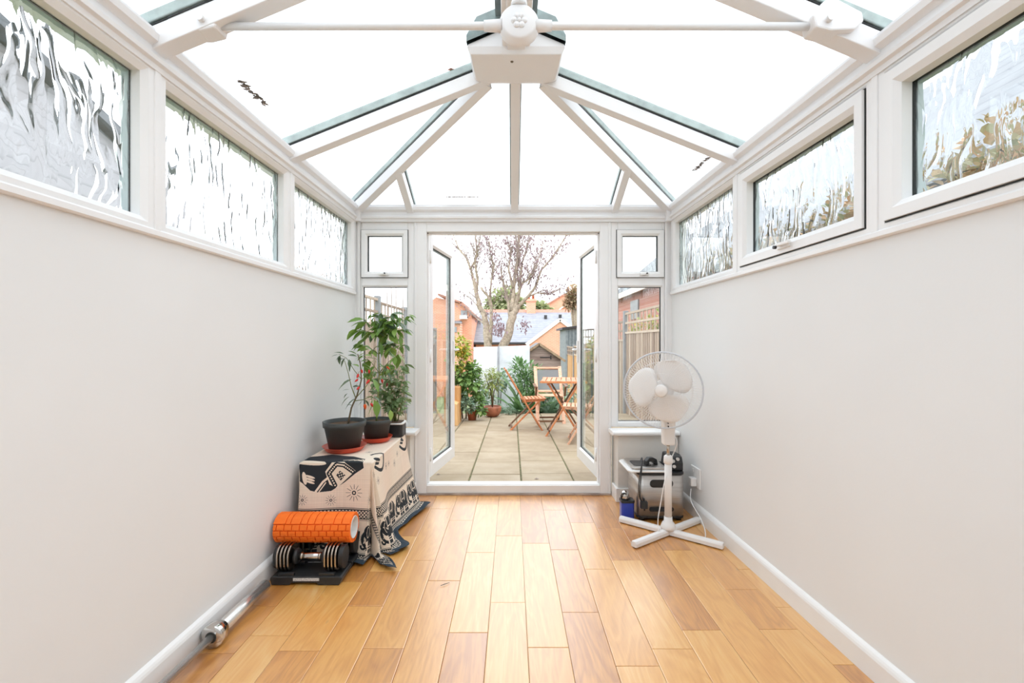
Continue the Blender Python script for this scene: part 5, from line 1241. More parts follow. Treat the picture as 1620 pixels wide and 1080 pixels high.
# ---- potted chilli plants
LEAF_ME = {}
def leaf_mesh(key, L, W, mat, droop):
    if key not in LEAF_ME:
        m = MB(); leaf_geo(m, Vector((0, 0, 0)), Vector((1, 0, 0)), Vector((0, 0, 1)), L, W, 0.22, droop, 4)
        me = bpy.data.meshes.new('leaf'); me.from_pydata([tuple(v) for v in m.v], [], m.f); me.materials.append(mat); me.polygons.foreach_set('use_smooth', [True]*len(m.f)); LEAF_ME[key] = me
    return LEAF_ME[key]
for nm, mt in (('g', 'leaf_chili'), ('d', 'leaf_dark'), ('p', 'leaf_pale')): leaf_mesh(nm, 1.0, 0.42, M[mt], 0.3)
def place_leaf(parent, p, d, L, key, roll=0.0):
    d = Vector(d).normalized(); o = bpy.data.objects.new('leaf', LEAF_ME[key]); COL.objects.link(o); o.parent = parent
    q = Vector((1, 0, 0)).rotation_difference(d) if d.x > -0.99 else Euler((0, 0, PI)).to_quaternion()
    # keep the leaf's upper face up
    z = q @ Vector((0, 0, 1)); want = Vector((0, 0, 1))-d*d.z
    if want.length > 1e-3:
        want.normalize(); a = math.atan2(z.cross(want).dot(d), z.dot(want)); q = Euler((0, 0, 0)).to_quaternion() @ (Matrix.Rotation(a+roll, 3, d).to_quaternion() @ q)
    o.rotation_mode = 'QUATERNION'; o.rotation_quaternion = q; o.location = Vector(p)-parent.location; L *= 1.02 if parent.name.startswith('tall') else 1.22; o.scale = (L, L*random.uniform(0.95, 1.35), L)
    return o
rc_ = random.Random(9)
def potted(name, base_p, label, pr0, pr1, ph, saucer_r, mat_pot=M['pot_black']):
    e = empty(name, base_p, label, 'potted plant'); b = Vector(base_p)
    m = MB(); m.lathe([(0, 0), (pr0, 0), (pr1-0.006, ph*0.8), (pr1+0.001, ph*0.81), (pr1+0.004, ph), (pr1-0.004, ph), (pr1-0.008, ph*0.84), (0, ph*0.84)], b, seg=40); pot = m.build('pot', mat_pot, e)
    m = MB(); m.lathe([(pr1-0.009, ph*0.87), (pr1*0.6, ph*0.895), (0, ph*0.9)], b, seg=24); m.build('soil', M['soil'], e)
    return e, b
# saucers (things of their own)
def saucer(p, r, label):
    m = MB(); m.lathe([(0, 0.0), (r*0.78, 0.0), (r*0.82, 0.004), (r*0.97, 0.028), (r, 0.031), (r*0.985, 0.031), (r*0.8, 0.008), (0, 0.007)], p, seg=44)
    return tag(m.build('plant_saucer', M['saucer'], None), label, 'saucer')
zc = TH+0.008
s1 = (-1.015, 2.76, zc); saucer(s1, 0.128, 'orange-red plastic saucer under the front black pot')
s2 = (-0.90, 3.02, zc); saucer(s2, 0.105, 'orange-red plastic saucer under the middle pot behind')
e1, b1 = potted('chilli_plant', (s1[0]+0.0, s1[1], zc+0.009), 'chilli plant with red fruit in the large front black pot', 0.088, 0.122, 0.168, 0)
e2, b2 = potted('tall_chilli_plant', (s2[0], s2[1], zc+0.009), 'tall bushy chilli plant in the middle black pot', 0.072, 0.098, 0.135, 0)
# plant 3: glossy square-ish black tray pot with white rim
e3 = empty('bushy_seedling_pot', (-0.83, 3.19, zc), 'pale small-leaved plant in a glossy black pot at the table end', 'potted plant'); b3 = Vector((-0.83, 3.19, zc))
m = MB(); m.prism(rounded(0.15, 0.13, 0.02), b3, (1, 0, 0), (0, 1, 0), (0, 0, 1), 0.085); m.build('pot', M['black'], e3, 0.003)
m = MB(); m.prism(rounded(0.162, 0.142, 0.024), b3+Vector((0, 0, 0.085)), (1, 0, 0), (0, 1, 0), (0, 0, 1), 0.01); m.build('rim', M['white_plastic'], e3, 0.003)
m = MB(); m.prism(rounded(0.13, 0.11, 0.02), b3+Vector((0, 0, 0.093)), (1, 0, 0), (0, 1, 0), (0, 0, 1), 0.006); m.build('soil', M['soil'], e3)
def stem(e, pts, r0, r1, mat):
    m = MB(); P = []
    for i in range(len(pts)-1):
        for k in range(3): P.append(Vector(pts[i]).lerp(Vector(pts[i+1]), k/3))
    P.append(Vector(pts[-1])); m.tube(P, [r0+(r1-r0)*i/(len(P)-1) for i in range(len(P))], 7); m.build('stem', mat, e, fix=False); return P
def pepper(e, p, L, mat):
    R = Euler((rc_.uniform(-.7, .7), rc_.uniform(-.9, .9), 0)).to_matrix(); L *= 0.8
    m = MB(); m.lathe([(0.0, 0.004), (L*0.2, 0.0), (L*0.27, -L*0.25), (L*0.2, -L*0.6), (0.0, -L)], p, R, seg=10); o = m.build('pepper', mat, e)
    m = MB(); m.tube([Vector(p), Vector(p)+Vector((0.004, 0.004, 0.02))], 0.0014, 5); m.build('pepper_stalk', M['stem'], o)
# plant 1
def A(px, py, Y): return tuple(at(px, py, Y))
y1_ = 2.76
P = stem(e1, [tuple(b1+Vector((0.02, 0, 0.145))), A(556, 645, y1_), A(565, 625, y1_), A(572, 600, y1_+0.03), A(570, 575, y1_+0.05), A(566, 560, y1_)], 0.006, 0.0025, M['stem_brown'])
P2 = stem(e1, [A(563, 630, y1_), A(556, 612, y1_-0.03), A(551, 590, y1_-0.06), A(545, 570, y1_-0.08)], 0.003, 0.0015, M['stem'])
P3 = stem(e1, [A(560, 634, y1_), A(575, 632, y1_-0.02), A(590, 625, y1_-0.04)], 0.003, 0.0015, M['stem'])
stem(e1, [A(572, 600, y1_), A(560, 585, y1_-0.02), A(548, 566, y1_-0.03), A(536, 560, y1_-0.03)], 0.0022, 0.0012, M['stem'])
stem(e1, [A(564, 628, y1_), A(580, 610, y1_), A(590, 590, y1_), A(594, 570, y1_)], 0.003, 0.0015, M['stem'])
for px, py, tx_, ty_, L, key in ((556, 600, -22, 10, 0.085, 'd'), (553, 627, -14, 10, 0.06, 'd'), (553, 616, -16, -2, 0.035, 'd'), (563, 630, -22, 14, 0.075, 'd'), (550, 622, -8, 6, 0.03, 'd'), (558, 612, 20, -6, 0.05, 'd'),
                                 (548, 568, -18, -3, 0.05, 'd'), (546, 566, -10, 14, 0.05, 'd'), (552, 568, 4, 16, 0.045, 'd'), (540, 562, -14, 8, 0.04, 'd'), (544, 560, -12, -6, 0.045, 'd'), (550, 562, 12, -2, 0.05, 'd'), (536, 561, -12, 0, 0.035, 'd'), (556, 574, -6, 16, 0.045, 'd'), (538, 562, -2, 14, 0.045, 'd'),
                                 (566, 562, -12, -10, 0.05, 'g'), (570, 556, 14, -8, 0.06, 'g'), (573, 575, 16, 2, 0.06, 'g'), (568, 580, -14, -8, 0.05, 'g'), (574, 598, 16, -6, 0.05, 'g'), (590, 600, 10, 12, 0.07, 'g'), (590, 590, -8, -12, 0.06, 'g'), (594, 572, 12, 4, 0.06, 'g'), (593, 570, -10, 3, 0.05, 'g'),
                                 (577, 632, 8, 10, 0.04, 'd'), (590, 626, 12, 4, 0.05, 'd'), (588, 627, 2, 30, 0.10, 'g'), (592, 632, 10, 26, 0.09, 'g'), (575, 634, -8, 4, 0.035, 'd'), (582, 620, 12, -2, 0.045, 'd'), (558, 642, -8, -5, 0.03, 'd'), (566, 606, -8, 9, 0.04, 'd')):
    place_leaf(e1, A(px, py, y1_+rc_.uniform(-.03, .03)), (tx_, rc_.uniform(-6, 6), -ty_), L, key, rc_.uniform(-.5, .5))
for px, py, L, mt in ((567, 592, 0.035, 'pepper'), (584, 601, 0.04, 'pepper'), (568, 612, 0.032, 'pepper'), (577, 640, 0.045, 'pepper_orange'), (587, 638, 0.036, 'pepper'), (572, 585, 0.03, 'pepper'), (566, 600, 0.03, 'pepper')):
    pepper(e1, Vector(A(px, py, y1_-0.05)), L, M[mt])
# plant 2
y2_ = 3.02
main = [tuple(b2+Vector((0, 0, 0.115))), A(598, 625, y2_), A(600, 590, y2_), A(599, 560, y2_), A(602, 535, y2_), A(606, 515, y2_)]
stem(e2, main, 0.006, 0.003, M['stem'])
tips = [(575, 505), (588, 497), (603, 495), (620, 496), (633, 502), (640, 520), (565, 520), (570, 545), (640, 545), (630, 560), (585, 525), (625, 520), (612, 505), (597, 508), (575, 562), (648, 500), (615, 575), (630, 585), (580, 590), (600, 520), (635, 535), (618, 540)]
for k, (px, py) in enumerate(tips):
    src = main[4] if py < 530 else (main[3] if py < 560 else main[2]); y = y2_+rc_.uniform(-.10, .10)
    q = A(px, py, y); mid = tuple((Vector(src)+Vector(q))/2+Vector((0, 0, 0.012)))
    P = stem(e2, [src, mid, q], 0.0028, 0.0012, M['stem'])
    nl = 12 if py < 555 else 8
    for j in range(nl):
        p = P[-1-int(j*0.6)] if j < 4 else P[rc_.randint(2, len(P)-1)]
        a = rc_.uniform(0, 2*PI); el = rc_.uniform(-1.0, 0.2)
        if px < 580 and rc_.random() < 0.5: a = rc_.uniform(2.4, 3.9)
        if px > 630 and rc_.random() < 0.5: a = rc_.uniform(-0.8, 0.8)
        big = rc_.random() < 0.3
        place_leaf(e2, p, (math.cos(a), math.sin(a)*0.8, el), (rc_.uniform(0.075, 0.11) if big else rc_.uniform(0.04, 0.07)), 'g' if rc_.random() < 0.8 else 'd', rc_.uniform(-.7, .7))
for px, py, dx, dy, L, key in ((582, 534, -22, 12, 0.115, 'g'), (597, 546, -12, 14, 0.09, 'd'), (578, 558, -12, 4, 0.06, 'g'), (600, 540, 8, 18, 0.10, 'g'), (580, 510, -14, 12, 0.08, 'g'), (632, 530, 6, 18, 0.08, 'g'), (630, 560, 14, 10, 0.075, 'g'), (645, 498, 12, 1, 0.06, 'g'), (642, 520, 14, 4, 0.06, 'd'), (617, 648, 4, 14, 0.07, 'g')):
    place_leaf(e2, A(px, py, y2_-0.06), (dx, -3, -dy), L, key, rc_.uniform(-.3, .3))
for px, py, mt in ((612, 580, 'pepper_orange'), (613, 606, 'pepper_dark'), (584, 585, 'pepper'), (604, 600, 'pepper')): pepper(e2, Vector(A(px, py, y2_-0.07)), 0.035, M[mt])
# plant 3
y3_ = 3.19
for k in range(26):
    px, py = rc_.uniform(584, 646), rc_.uniform(575, 640); q = A(px, py, y3_+rc_.uniform(-.1, .06)); b = tuple(b3+Vector((rc_.uniform(-.03, .03), 0, 0.095)))
    mid = tuple((Vector(b)+Vector(q))/2+Vector((rc_.uniform(-.02, .02), 0, 0.03))); P = stem(e3, [b, mid, q], 0.0025, 0.001, M['stem'])
    for j in range(15):
        p = P[rc_.randint(2, len(P)-1)]; a = rc_.uniform(0, 2*PI)
        place_leaf(e3, p, (math.cos(a), math.sin(a), rc_.uniform(-0.7, 0.5)), rc_.uniform(0.028, 0.06), 'p', rc_.uniform(-.8, .8))

# ---- adjustable dumbbells on trays
def dumbbell(x0, yc, lab1, lab2, grp=None):
    L = 0.325
    trn = empty('dumbbell_tray', (x0+L/2, yc, 0), lab2, 'tray')
    m = MB(); prof = [(0, 0), (0.085, 0), (0.095, 0.012), (0.215, 0.012), (0.225, 0), (L, 0), (L+0.012, 0.03), (L+0.006, 0.042), (0.0, 0.042), (-0.008, 0.03)]
    m.prism(prof, (x0, yc-0.072, 0), (1, 0, 0), (0, 0, 1), (0, 1, 0), 0.144); m.build('base', M['black'], trn, 0.004)
    for xx in (0.03, L-0.10):
        m = MB(); m.box(x0+xx, x0+xx+0.075, yc-0.066, yc-0.05, 0.042, 0.055); m.box(x0+xx, x0+xx+0.075, yc+0.05, yc+0.066, 0.042, 0.055); m.build('cradle', M['black'], trn, 0.002)
    m = MB(); m.box(x0+0.105, x0+0.23, yc-0.0735, yc-0.072, 0.022, 0.036); m.build('label_strip', M['label'], trn)
    db = empty('adjustable_dumbbell', (x0+L/2, yc, 0.042), lab1, 'dumbbell'); zc_ = 0.108
    Rx = Matrix.Rotation(PI/2, 3, 'Y')
    m = MB(); m.tube([(x0+0.085, yc, zc_), (x0+L-0.085, yc, zc_)], 0.017, 20); hd = m.build('handle', M['chrome'], db)
    for xx in (0.11, L-0.125): m = MB(); m.tube([(x0+xx, yc, zc_), (x0+xx+0.012, yc, zc_)], 0.019, 20); m.build('grip_ring', M['steel'], hd)
    for side, xs in (('l', x0+0.012), ('r', x0+L-0.083)):
        for k in range(4):
            xk = xs+0.0175*k; m = MB(); m.prism(rounded(0.108, 0.124, 0.045, 6), (xk, yc, zc_), (0, 1, 0), (0, 0, 1), (1, 0, 0), 0.0085); m.build('weight_plate', M['steel'], db, 0.002)
        a, b = (xs+0.07, xs+0.088) if side == 'l' else (xs-0.02, xs-0.002)
        m = MB(); m.lathe([(0, a), (0.034, a), (0.038, (a+b)/2), (0.034, b), (0, b)], (0, yc, zc_), Rx, 24); m.build('inner_collar', M['black'], db)
        a, b = (xs-0.02, xs-0.002) if side == 'l' else (xs+0.066, xs+0.09)
        m = MB(); m.prism(rounded(0.095, 0.11, 0.045, 6), (a, yc, zc_), (0, 1, 0), (0, 0, 1), (1, 0, 0), b-a); m.build('end_cap', M['black'], db, 0.004)
dumbbell(-1.155, 2.255, 'front adjustable dumbbell with steel plates on its black tray', 'black tray under the front dumbbell beside the left wall')
dumbbell(-1.155, 2.415, 'rear adjustable dumbbell behind the front one under the orange roller', 'black tray under the rear dumbbell next to the cloth')

# ---- orange foam roller
RL, RR = 0.385, 0.074
rcx, rcy = -1.0, 2.335; rcz = 0.108+math.sqrt(max(0.001, (RR+0.062)**2-0.08**2))+0.002
fr = empty('foam_roller', (rcx, rcy, rcz-RR), 'bright orange grid foam roller lying on top of the dumbbells', 'foam roller')
Rz = Matrix.Rotation(PI/2, 3, 'Y')
m = MB(); m.lathe([(0.055, -RL/2+0.002), (RR-0.008, -RL/2+0.002), (RR-0.008, RL/2-0.002), (0.055, RL/2-0.002)], (rcx, rcy, rcz), Rz, 48)
m.f = m.f[:-2]; m.mi = m.mi[:-2]; m.sm = m.sm[:-2]
m.lathe([(0.055, -RL/2+0.002), (0.055, RL/2-0.002)], (rcx, rcy, rcz), Rz, 48); m.f = m.f[:-2]; m.mi = m.mi[:-2]; m.sm = m.sm[:-2]
m.build('foam_sleeve', M['orange'], fr)
m = MB(); m.lathe([(0.055, -RL/2), (0.055, RL/2), (0.050, RL/2), (0.050, -RL/2), (0.055, -RL/2)], (rcx, rcy, rcz), Rz, 48)
m.f = m.f[:-2]; m.mi = m.mi[:-2]; m.sm = m.sm[:-2]; m.build('core_tube', M['roller_core'], fr)
def block(x0, x1, a0, a1, skew=0.0):
    m = MB(); N = 4; vs = []
    for r in (RR-0.010, RR-0.0015, RR):
        ins = 0.0 if r < RR else 0.0015
        for xs in (x0+ins, x1-ins):
            for k in range(N+1):
                t = k/N; a = a0+(a1-a0)*t; a += (ins/RR if k == 0 else (-ins/RR if k == N else 0)); vs.append((xs+skew*(t-0.5), rcy+r*math.cos(a), rcz+r*math.sin(a)))
    vs = [(x+rcx, y, z) for x, y, z in vs]; n = N+1
    fs = []
    for l in range(2):
        b = l*2*n; c = b+2*n
        for k in range(N): fs += [(b+k, b+k+1, c+k+1, c+k), (b+n+k, b+n+k+1, c+n+k+1, c+n+k)]
        fs += [(b, b+n, c+n, c), (b+N, b+n+N, c+n+N, c+N)]
    b = 4*n
    for k in range(N): fs.append((b+k, b+k+1, b+n+k+1, b+n+k))
    m.add(vs, fs, False); m.build('tread_block', M['orange'], fr)
x_ = -RL/2
for sec, (a0, a1, kind) in enumerate(((60, 150, 'big'), (150, 174, 's'), (174, 198, 's'), (198, 222, 's'), (222, 246, 's'), (246, 270, 's'), (270, 330, 'big'), (330, 354, 's'), (-6, 18, 's'), (18, 60, 'm'))):
    g = 1.6
    if kind == 'big':
        ed = [-RL/2, -0.13, -0.105, -0.055, -0.02, 0.015, 0.05, 0.11, 0.15, RL/2]
    elif kind == 's': ed = [-RL/2+(0 if i == 0 else 0)+RL*i/10 for i in range(11)]
    else: ed = [-RL/2+RL*i/7 for i in range(8)]
    sh_ = (0.018 if (sec % 2) else 0.0) if kind == 's' else 0.0
    if sh_: ed = [-RL/2]+[e_+sh_ for e_ in ed[:-1]]+[RL/2]
    for a, b in zip(ed[:-1], ed[1:]):
        if b-a < 0.006: continue
        block(a+0.0018, b-0.0018, math.radians(a0+g), math.radians(a1-g), -0.006 if kind == 'big' else 0.0)

# ---- barbell along the left wall
bb = empty('barbell', (-1.16, 1.7, 0), 'long chrome barbell lying on the floor along the left baseboard', 'barbell')
xb = lambda y: XL(y)+0.019+0.048
m = MB(); m.tube([(xb(2.105), 2.105, 0.044), (xb(1.76), 1.76, 0.044)], 0.0255, 28); sl = m.build('sleeve', M['satin'], bb)
m = MB(); m.tube([(xb(2.107), 2.107, 0.044), (xb(2.10), 2.10, 0.044)], 0.021, 24); m.build('end_cap', M['dark_metal'], sl)
m = MB(); Rk = Matrix.Rotation(PI/2, 3, 'X'); m.lathe([(0.0165, -0.005), (0.043, -0.005), (0.044, 0.0), (0.044, 0.028), (0.042, 0.032), (0.031, 0.036), (0.0305, 0.058), (0.026, 0.06)][::-1], (xb(1.74), 1.735, 0.044), Matrix.Rotation(-PI/2, 3, 'X'), 40)
m.build('collar', M['chrome'], bb)
m = MB(); m.lathe([(0.0165, -0.0062), (0.021, -0.0062), (0.021, 0.0)], (xb(1.74), 1.735, 0.044), Matrix.Rotation(-PI/2, 3, 'X'), 32); m.build('bushing', M['gasket'], bb)
m = MB(); m.tube([(xb(1.74), 1.74, 0.044), (xb(0.4), 0.4, 0.044)], 0.014, 24); m.build('shaft', M['satin'], bb)
m = MB(); m.tube([(xb(0.4), 0.4, 0.044), (xb(0.0), 0.0, 0.044)], 0.0255, 28); m.build('sleeve', M['chrome'], bb)

# ---- pedestal fan
FX, FY = 0.947, 2.76
fan = empty('pedestal_fan', (FX, FY, 0), 'white pedestal fan with round wire cage on a cross base', 'fan')
for a in (-39, 141, 215, 35):
    r = math.radians(a); d = Vector((math.cos(r), math.sin(r), 0)); L = 0.315
    m = MB(); n = Vector((-d.y, d.x, 0)); pr = [(-0.02, 0), (0.02, 0), (0.02, 0.022), (0.013, 0.034), (-0.013, 0.034), (-0.02, 0.022)]
    m.prism(pr, Vector((FX, FY, 0.004))+d*0.012, n, (0, 0, 1), d, L-0.012)
    lg = m.build('leg', M['fan_white'], fan, 0.004)
m = MB(); m.lathe([(0.0, 0.034), (0.042, 0.034), (0.044, 0.05), (0.036, 0.072), (0.026, 0.082), (0.024, 0.11), (0, 0.11)], (FX, FY, 0), seg=32); m.build('base_hub', M['fan_white'], fan)
m = MB(); m.tube([(FX, FY, 0.1), (FX, FY, 0.455)], 0.0215, 24); m.build('outer_pole', M['fan_white'], fan)
m = MB(); m.lathe([(0.022, 0.43), (0.027, 0.435), (0.027, 0.455), (0.025, 0.475), (0.016, 0.482), (0, 0.482)], (FX, FY, 0), seg=28); m.build('pole_collar', M['fan_white'], fan)
m = MB(); m.tube([(FX, FY, 0.47), (FX, FY, 0.56)], 0.0095, 20); m.build('inner_pole', M['steel'], fan)
zh_ = 0.885
m = MB(); m.prism([(-0.034, 0), (0.034, 0), (0.037, 0.15), (0.03, 0.27), (-0.03, 0.27), (-0.037, 0.15)], (FX-0.0, FY-0.03, 0.545), (1, 0, 0), (0, 0, 1), (0, 1, 0), 0.06); m.build('control_neck', M['fan_white'], fan, 0.01)
for k, zz in enumerate((0.64, 0.662)):
    m = MB(); m.tube([(FX-0.012, FY-0.034, zz+0.02), (FX-0.012, FY-0.03, zz+0.02)], 0.006, 12); m.build('switch_button', M['dark_metal'], fan)
fd = Vector((-0.42, -0.9, 0.02)).normalized()    # facing
fc = Vector((0.880, 2.665, zh_))
Rf = Vector((0, 0, 1)).rotation_difference(fd).to_matrix()
m = MB(); m.lathe([(0.03, -0.17), (0.055, -0.155), (0.06, -0.09), (0.055, -0.03), (0.02, -0.02)], fc, Rf, 28); m.build('motor_housing', M['fan_white'], fan)
# cage
def cage():
    R = 0.222
    m = MB()
    for sgn, dep in ((1, 0.055), (-1, 0.06)):
        for k in range(84):
            a = 2*PI*k/84; pts = []
            for q in (0.16, 0.4, 0.7, 0.9, 1.0):
                h = dep*(1-(q**3.2)) ; pts.append(fc+Rf @ Vector((R*q*math.cos(a+0.25*(1-q)*sgn), R*q*math.sin(a+0.25*(1-q)*sgn), sgn*h)))
            m.tube(pts, 0.00105, 3, cap=False, smooth=False)
        for q in (0.45, 0.75):
            h = dep*(1-q**3.2); m.tube([fc+Rf @ Vector((R*q*math.cos(2*PI*i/40), R*q*math.sin(2*PI*i/40), sgn*h)) for i in range(41)], 0.0009, 4, cap=False)
    o = m.build('cage_wires', M['fan_white'], fan, fix=False); o['kind'] = 'stuff'
    m = MB(); m.tube([fc+Rf @ Vector((R*math.cos(2*PI*i/64), R*math.sin(2*PI*i/64), 0)) for i in range(65)], 0.005, 8, cap=False); m.build('cage_rim', M['fan_rim'], fan, fix=False)
M['fan_rim'] = basic('fan_rim_grey', (206, 210, 216), 0.4)
cage()
M['blade'] = basic('fan_blade_plastic', (240, 238, 236), 0.35, var=0.01)
for k, a0 in enumerate((150, 32, 268)):
    m = MB(); N = 12; J = 8; vs = []
    for i in range(N+1):
        q = i/N; r = 0.035+0.162*q
        half = math.radians(20+40*math.sin(PI*min(1, q*0.85+0.1))**0.8); half *= (1 if q < 0.9 else 1-(q-0.9)*4.5)
        for j in range(J+1):
            t = j/J*2-1; a = math.radians(a0-8)+half*t+0.12*q; rr = r*(1-0.06*t*t*q); vs.append(fc+Rf @ Vector((rr*math.cos(a), rr*math.sin(a), 0.014*t*(0.4+q)-0.004)))
    m.add(vs, [(i*(J+1)+j, i*(J+1)+j+1, (i+1)*(J+1)+j+1, (i+1)*(J+1)+j) for i in range(N) for j in range(J)], True)
    o = m.build('blade', M['blade'], fan, fix=False); so = o.modifiers.new('t', 'SOLIDIFY'); so.thickness = 0.003
m = MB(); m.lathe([(0.0, 0.045), (0.012, 0.044), (0.026, 0.034), (0.032, 0.015), (0.033, -0.02), (0, -0.02)], fc, Rf, 28); m.build('hub_cap', M['fan_rim'], fan)
m = MB(); m.lathe([(0.0, 0.062), (0.03, 0.060), (0.037, 0.056), (0.034, 0.053), (0, 0.053)], fc, Rf, 28); m.build('cage_badge', M['fan_white'], fan)
# fan lead
m = MB()
def smooth_path(pts, k=6):
    pts = [Vector(p) for p in pts]; out = []
    for i in range(len(pts)-1):
        p0 = pts[max(i-1, 0)]; p1 = pts[i]; p2 = pts[i+1]; p3 = pts[min(i+2, len(pts)-1)]
        for j in range(k):
            t = j/k; out.append(0.5*((2*p1)+(-p0+p2)*t+(2*p0-5*p1+4*p2-p3)*t*t+(-p0+3*p1-3*p2+p3)*t*t*t))
    out.append(pts[-1]); return out
yw = lambda y: XR(y)
m.tube(smooth_path([(FX+0.04, FY, 0.60), (FX+0.045, FY-0.02, 0.55), (FX+0.02, FY+0.02, 0.44), (FX-0.03, FY-0.026, 0.33), (FX-0.055, FY-0.03, 0.2), (FX-0.075, FY-0.04, 0.09), (FX-0.06, FY-0.05, 0.01), (FX+0.03, FY+0.045, 0.006), (FX+0.12, FY-0.0, 0.006),
                     (1.11, 2.66, 0.006), (1.165, 2.74, 0.012), (1.18, 2.84, 0.06), (1.165, 2.96, 0.13), (1.18, 3.0, 0.2)]), 0.003, 8, cap=True)
tag(m.build('power_lead', M['white_plastic'], None, fix=False), 'white power lead running from the fan pole to the wall socket', 'cable')
# socket + plug on the right wall
sk = empty('wall_socket', (XR(3.02), 3.02, 0.25), 'white wall socket low on the right wall beside the fryer', 'socket')
m = MB(fnR); m.box(0, 0.011, 2.955, 3.095, 0.205, 0.335); m.build('face_plate', M['gloss_white'], sk, 0.003)
m = MB(fnR); m.box(0.011, 0.016, 3.045, 3.06, 0.30, 0.32); m.build('rocker_switch', M['white_plastic'], sk, 0.001)
m = MB(fnR); m.box(0.011, 0.05, 2.995, 3.045, 0.215, 0.27); tag(m.build('mains_plug', M['white_plastic'], None, 0.006), 'white three-pin plug pushed into the wall socket', 'plug')

# ---- deep fat fryer
fx0, fx1, fy0, fy1 = 0.822, 1.125, 2.965, 3.245
fry = empty('deep_fryer', ((fx0+fx1)/2, (fy0+fy1)/2, 0), 'stainless steel deep fat fryer with black trim standing by the right wall', 'deep fryer')
cxf, cyf = (fx0+fx1)/2, (fy0+fy1)/2; wf, df = fx1-fx0, fy1-fy0
m = MB(); m.prism(rounded(wf, df, 0.035, 6), (cxf, cyf, 0.03), (1, 0, 0), (0, 1, 0), (0, 0, 1), 0.27, smooth=True); m.build('body', M['brushed'], fry)
m = MB(); m.prism(rounded(wf+0.004, df+0.004, 0.036, 6), (cxf, cyf, 0.018), (1, 0, 0), (0, 1, 0), (0, 0, 1), 0.013); m.build('base_trim', M['black'], fry, 0.002)
m = MB(); m.prism(rounded(wf+0.006, df+0.006, 0.036, 6), (cxf, cyf, 0.30), (1, 0, 0), (0, 1, 0), (0, 0, 1), 0.016); m.build('top_trim', M['black'], fry, 0.002)
for a, b in ((fx0+0.03, fy0+0.03), (fx1-0.03, fy0+0.03), (fx0+0.03, fy1-0.03), (fx1-0.03, fy1-0.03)):
    m = MB(); m.lathe([(0.016, 0), (0.02, 0.02)], (a, b, 0.0), seg=16); m.build('foot', M['black'], fry)
m = MB(); m.prism(rounded(0.15, 0.05, 0.022, 6), (cxf+0.0, fy0-0.0035, 0.245), (1, 0, 0), (0, 0, 1), (0, 1, 0), 0.006); m.build('carry_grip', M['black'], fry)
m = MB(); m.prism(rounded(0.16, 0.028, 0.013, 6), (cxf+0.0, fy0-0.003, 0.077), (1, 0, 0), (0, 0, 1), (0, 1, 0), 0.006); m.build('lower_vent', M['black'], fry)
# lid: steel tray with rolled edge, dark window
m = MB(); lw = 0.225; lx = fx0+lw/2-0.04
pl = [(-0.5, -0.42), (-0.42, -0.5), (0.5, -0.5), (0.5, 0.5), (-0.42, 0.5), (-0.5, 0.42)]
m.prism([(a*(lw+0.05), b*(df+0.02)) for a, b in pl], (lx, cyf, 0.317), (1, 0, 0), (0, 1, 0), (0, 0, 1), 0.012); lid = m.build('lid', M['gloss_white'], fry, 0.005)
m = MB(); m.prism([(a*(lw+0.0), b*(df-0.02)) for a, b in pl], (lx+0.005, cyf, 0.329), (1, 0, 0), (0, 1, 0), (0, 0, 1), 0.016); m.build('lid_top', M['brushed'], lid, 0.005)
m = MB(); m.prism(rounded(0.12, 0.13, 0.02, 4), (lx-0.025, cyf-0.02, 0.345), (1, 0, 0), (0, 1, 0), (0, 0, 1), 0.003); m.build('viewing_window', M['dark_metal'], lid)
m = MB(); m.prism([(-0.045, 0), (-0.042, 0.03), (-0.02, 0.052), (0.012, 0.05), (0.04, 0.035), (0.048, 0.0), (0.03, 0.0), (0.012, 0.022), (-0.02, 0.024), (-0.028, 0)], (lx+0.04, cyf-0.07, 0.345), (0.94, 0.34, 0), (0, 0, 1), (-0.34, 0.94, 0), 0.035); m.build('lid_handle', M['black'], lid, 0.004)
m = MB(); m.prism([(0, 0), (0.0, 0.05), (0.02, 0.09), (0.06, 0.1), (0.16, 0.095), (0.2, 0.0)], (fx1-0.085, fy0+0.03, 0.316), (0, 1, 0), (0, 0, 1), (1, 0, 0), 0.088); cp_ = m.build('control_pod', M['black'], fry, 0.008)
for k, (dx_, dz_) in enumerate(((0.02, 0.062), (0.05, 0.075), (0.022, 0.03))):
    m = MB(); m.tube([(fx1-0.085+dx_, fy0+0.034+0.012*(dz_ > 0.05), 0.316+dz_), (fx1-0.085+dx_, fy0+0.012+0.012*(dz_ > 0.05), 0.316+dz_+0.006)], 0.011, 16); m.build('control_knob', M['chrome'], cp_)
m = MB()
m.tube(smooth_path([(0.855, 3.02, 0.385), (0.85, 2.975, 0.41), (0.838, 2.935, 0.36), (0.825, 2.93, 0.24), (0.828, 2.93, 0.16), (0.845, 2.925, 0.135)]), 0.0032, 8)
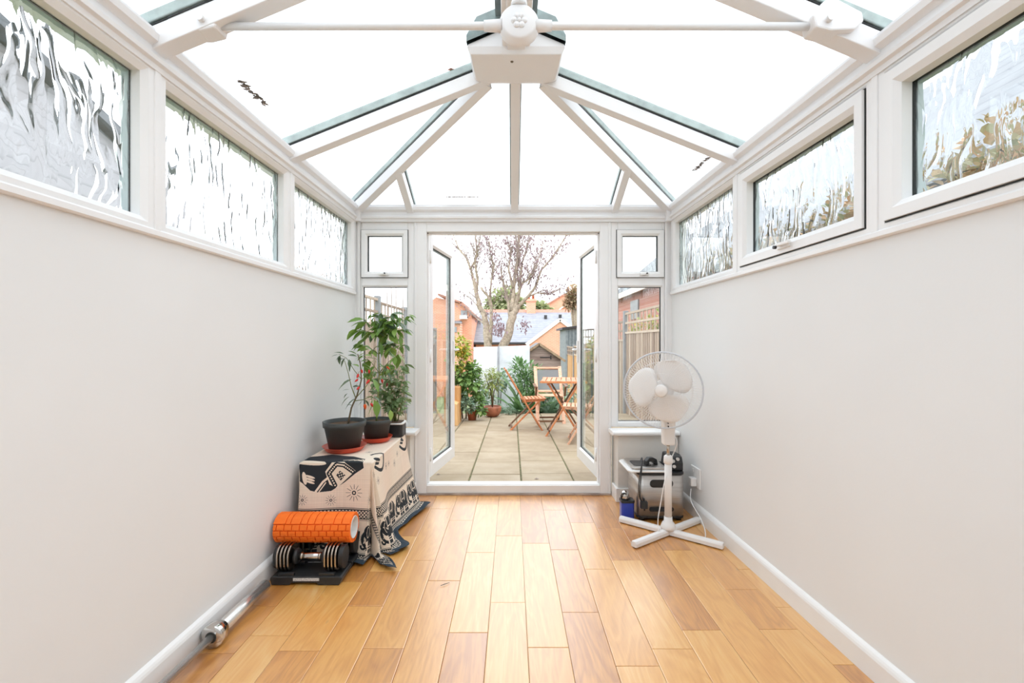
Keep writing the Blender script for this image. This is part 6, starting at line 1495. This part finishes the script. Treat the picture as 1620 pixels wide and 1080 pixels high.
m.tube(smooth_path([(0.865, 3.02, 0.39), (0.838, 2.96, 0.34), (0.818, 2.935, 0.25), (0.82, 2.93, 0.17), (0.835, 2.928, 0.14)]), 0.0032, 8)
cd = m.build('power_cord', M['black'], fry, fix=False)
m = MB(); m.box(0.825, 0.868, 2.905, 2.935, 0.10, 0.145); m.box(0.843, 0.85, 2.912, 2.93, 0.145, 0.165); m.tube([(0.85, 2.92, 0.10), (0.85, 2.92, 0.085)], 0.006, 8); m.build('mains_plug', M['black'], cd, 0.006)

# ---- small blue spray-topped container
bc = empty('blue_canister', (0.765, 3.03, 0), 'small blue container with black band and metal top beside the fryer', 'container')
m = MB(); m.prism(rounded(0.085, 0.07, 0.015, 5), (0.765, 3.03, 0.0), (1, 0, 0), (0, 1, 0), (0, 0, 1), 0.105); m.build('body', M['blue'], bc, 0.003)
m = MB(); m.prism(rounded(0.09, 0.075, 0.015, 5), (0.765, 3.03, 0.105), (1, 0, 0), (0, 1, 0), (0, 0, 1), 0.018); m.build('band', M['black'], bc, 0.003)
m = MB(); m.lathe([(0.028, 0.123), (0.03, 0.14), (0.024, 0.165), (0.012, 0.178), (0, 0.18)], (0.752, 3.03, 0.0), seg=20); m.build('metal_top', M['chrome'], bc)
m = MB(); m.tube(smooth_path([(0.73, 3.02, 0.118), (0.722, 3.01, 0.15), (0.735, 3.0, 0.17), (0.755, 3.0, 0.165)]), 0.004, 8); m.build('lever', M['black'], bc)
# small dark smudge object on the fan leg
m = MB(); r = math.radians(-39); p = Vector((FX+math.cos(r)*0.17, FY+math.sin(r)*0.17-0.017, 0.010)); m.obox(p, (0.034, 0.012, 0.016), Matrix.Rotation(r, 3, 'Z')); m.build('leg_clip', M['screw'], fan, 0.003)
# twig on the floor
m = MB(); p = at(703, 927, 1.0); Yt = CH*F/(927-540); m.tube([(X(697, Yt), Yt, 0.003), (X(703, Yt), Yt+0.008, 0.006), (X(710, Yt), Yt+0.028, 0.003)], [0.001, 0.0016, 0.0008], 6)
tag(m.build('wood_splinter', M['gasket'], None), 'thin dark twig lying on the pale floorboards', 'twig')

for o in bpy.data.objects:
    if '_w' in o: del o['_w']
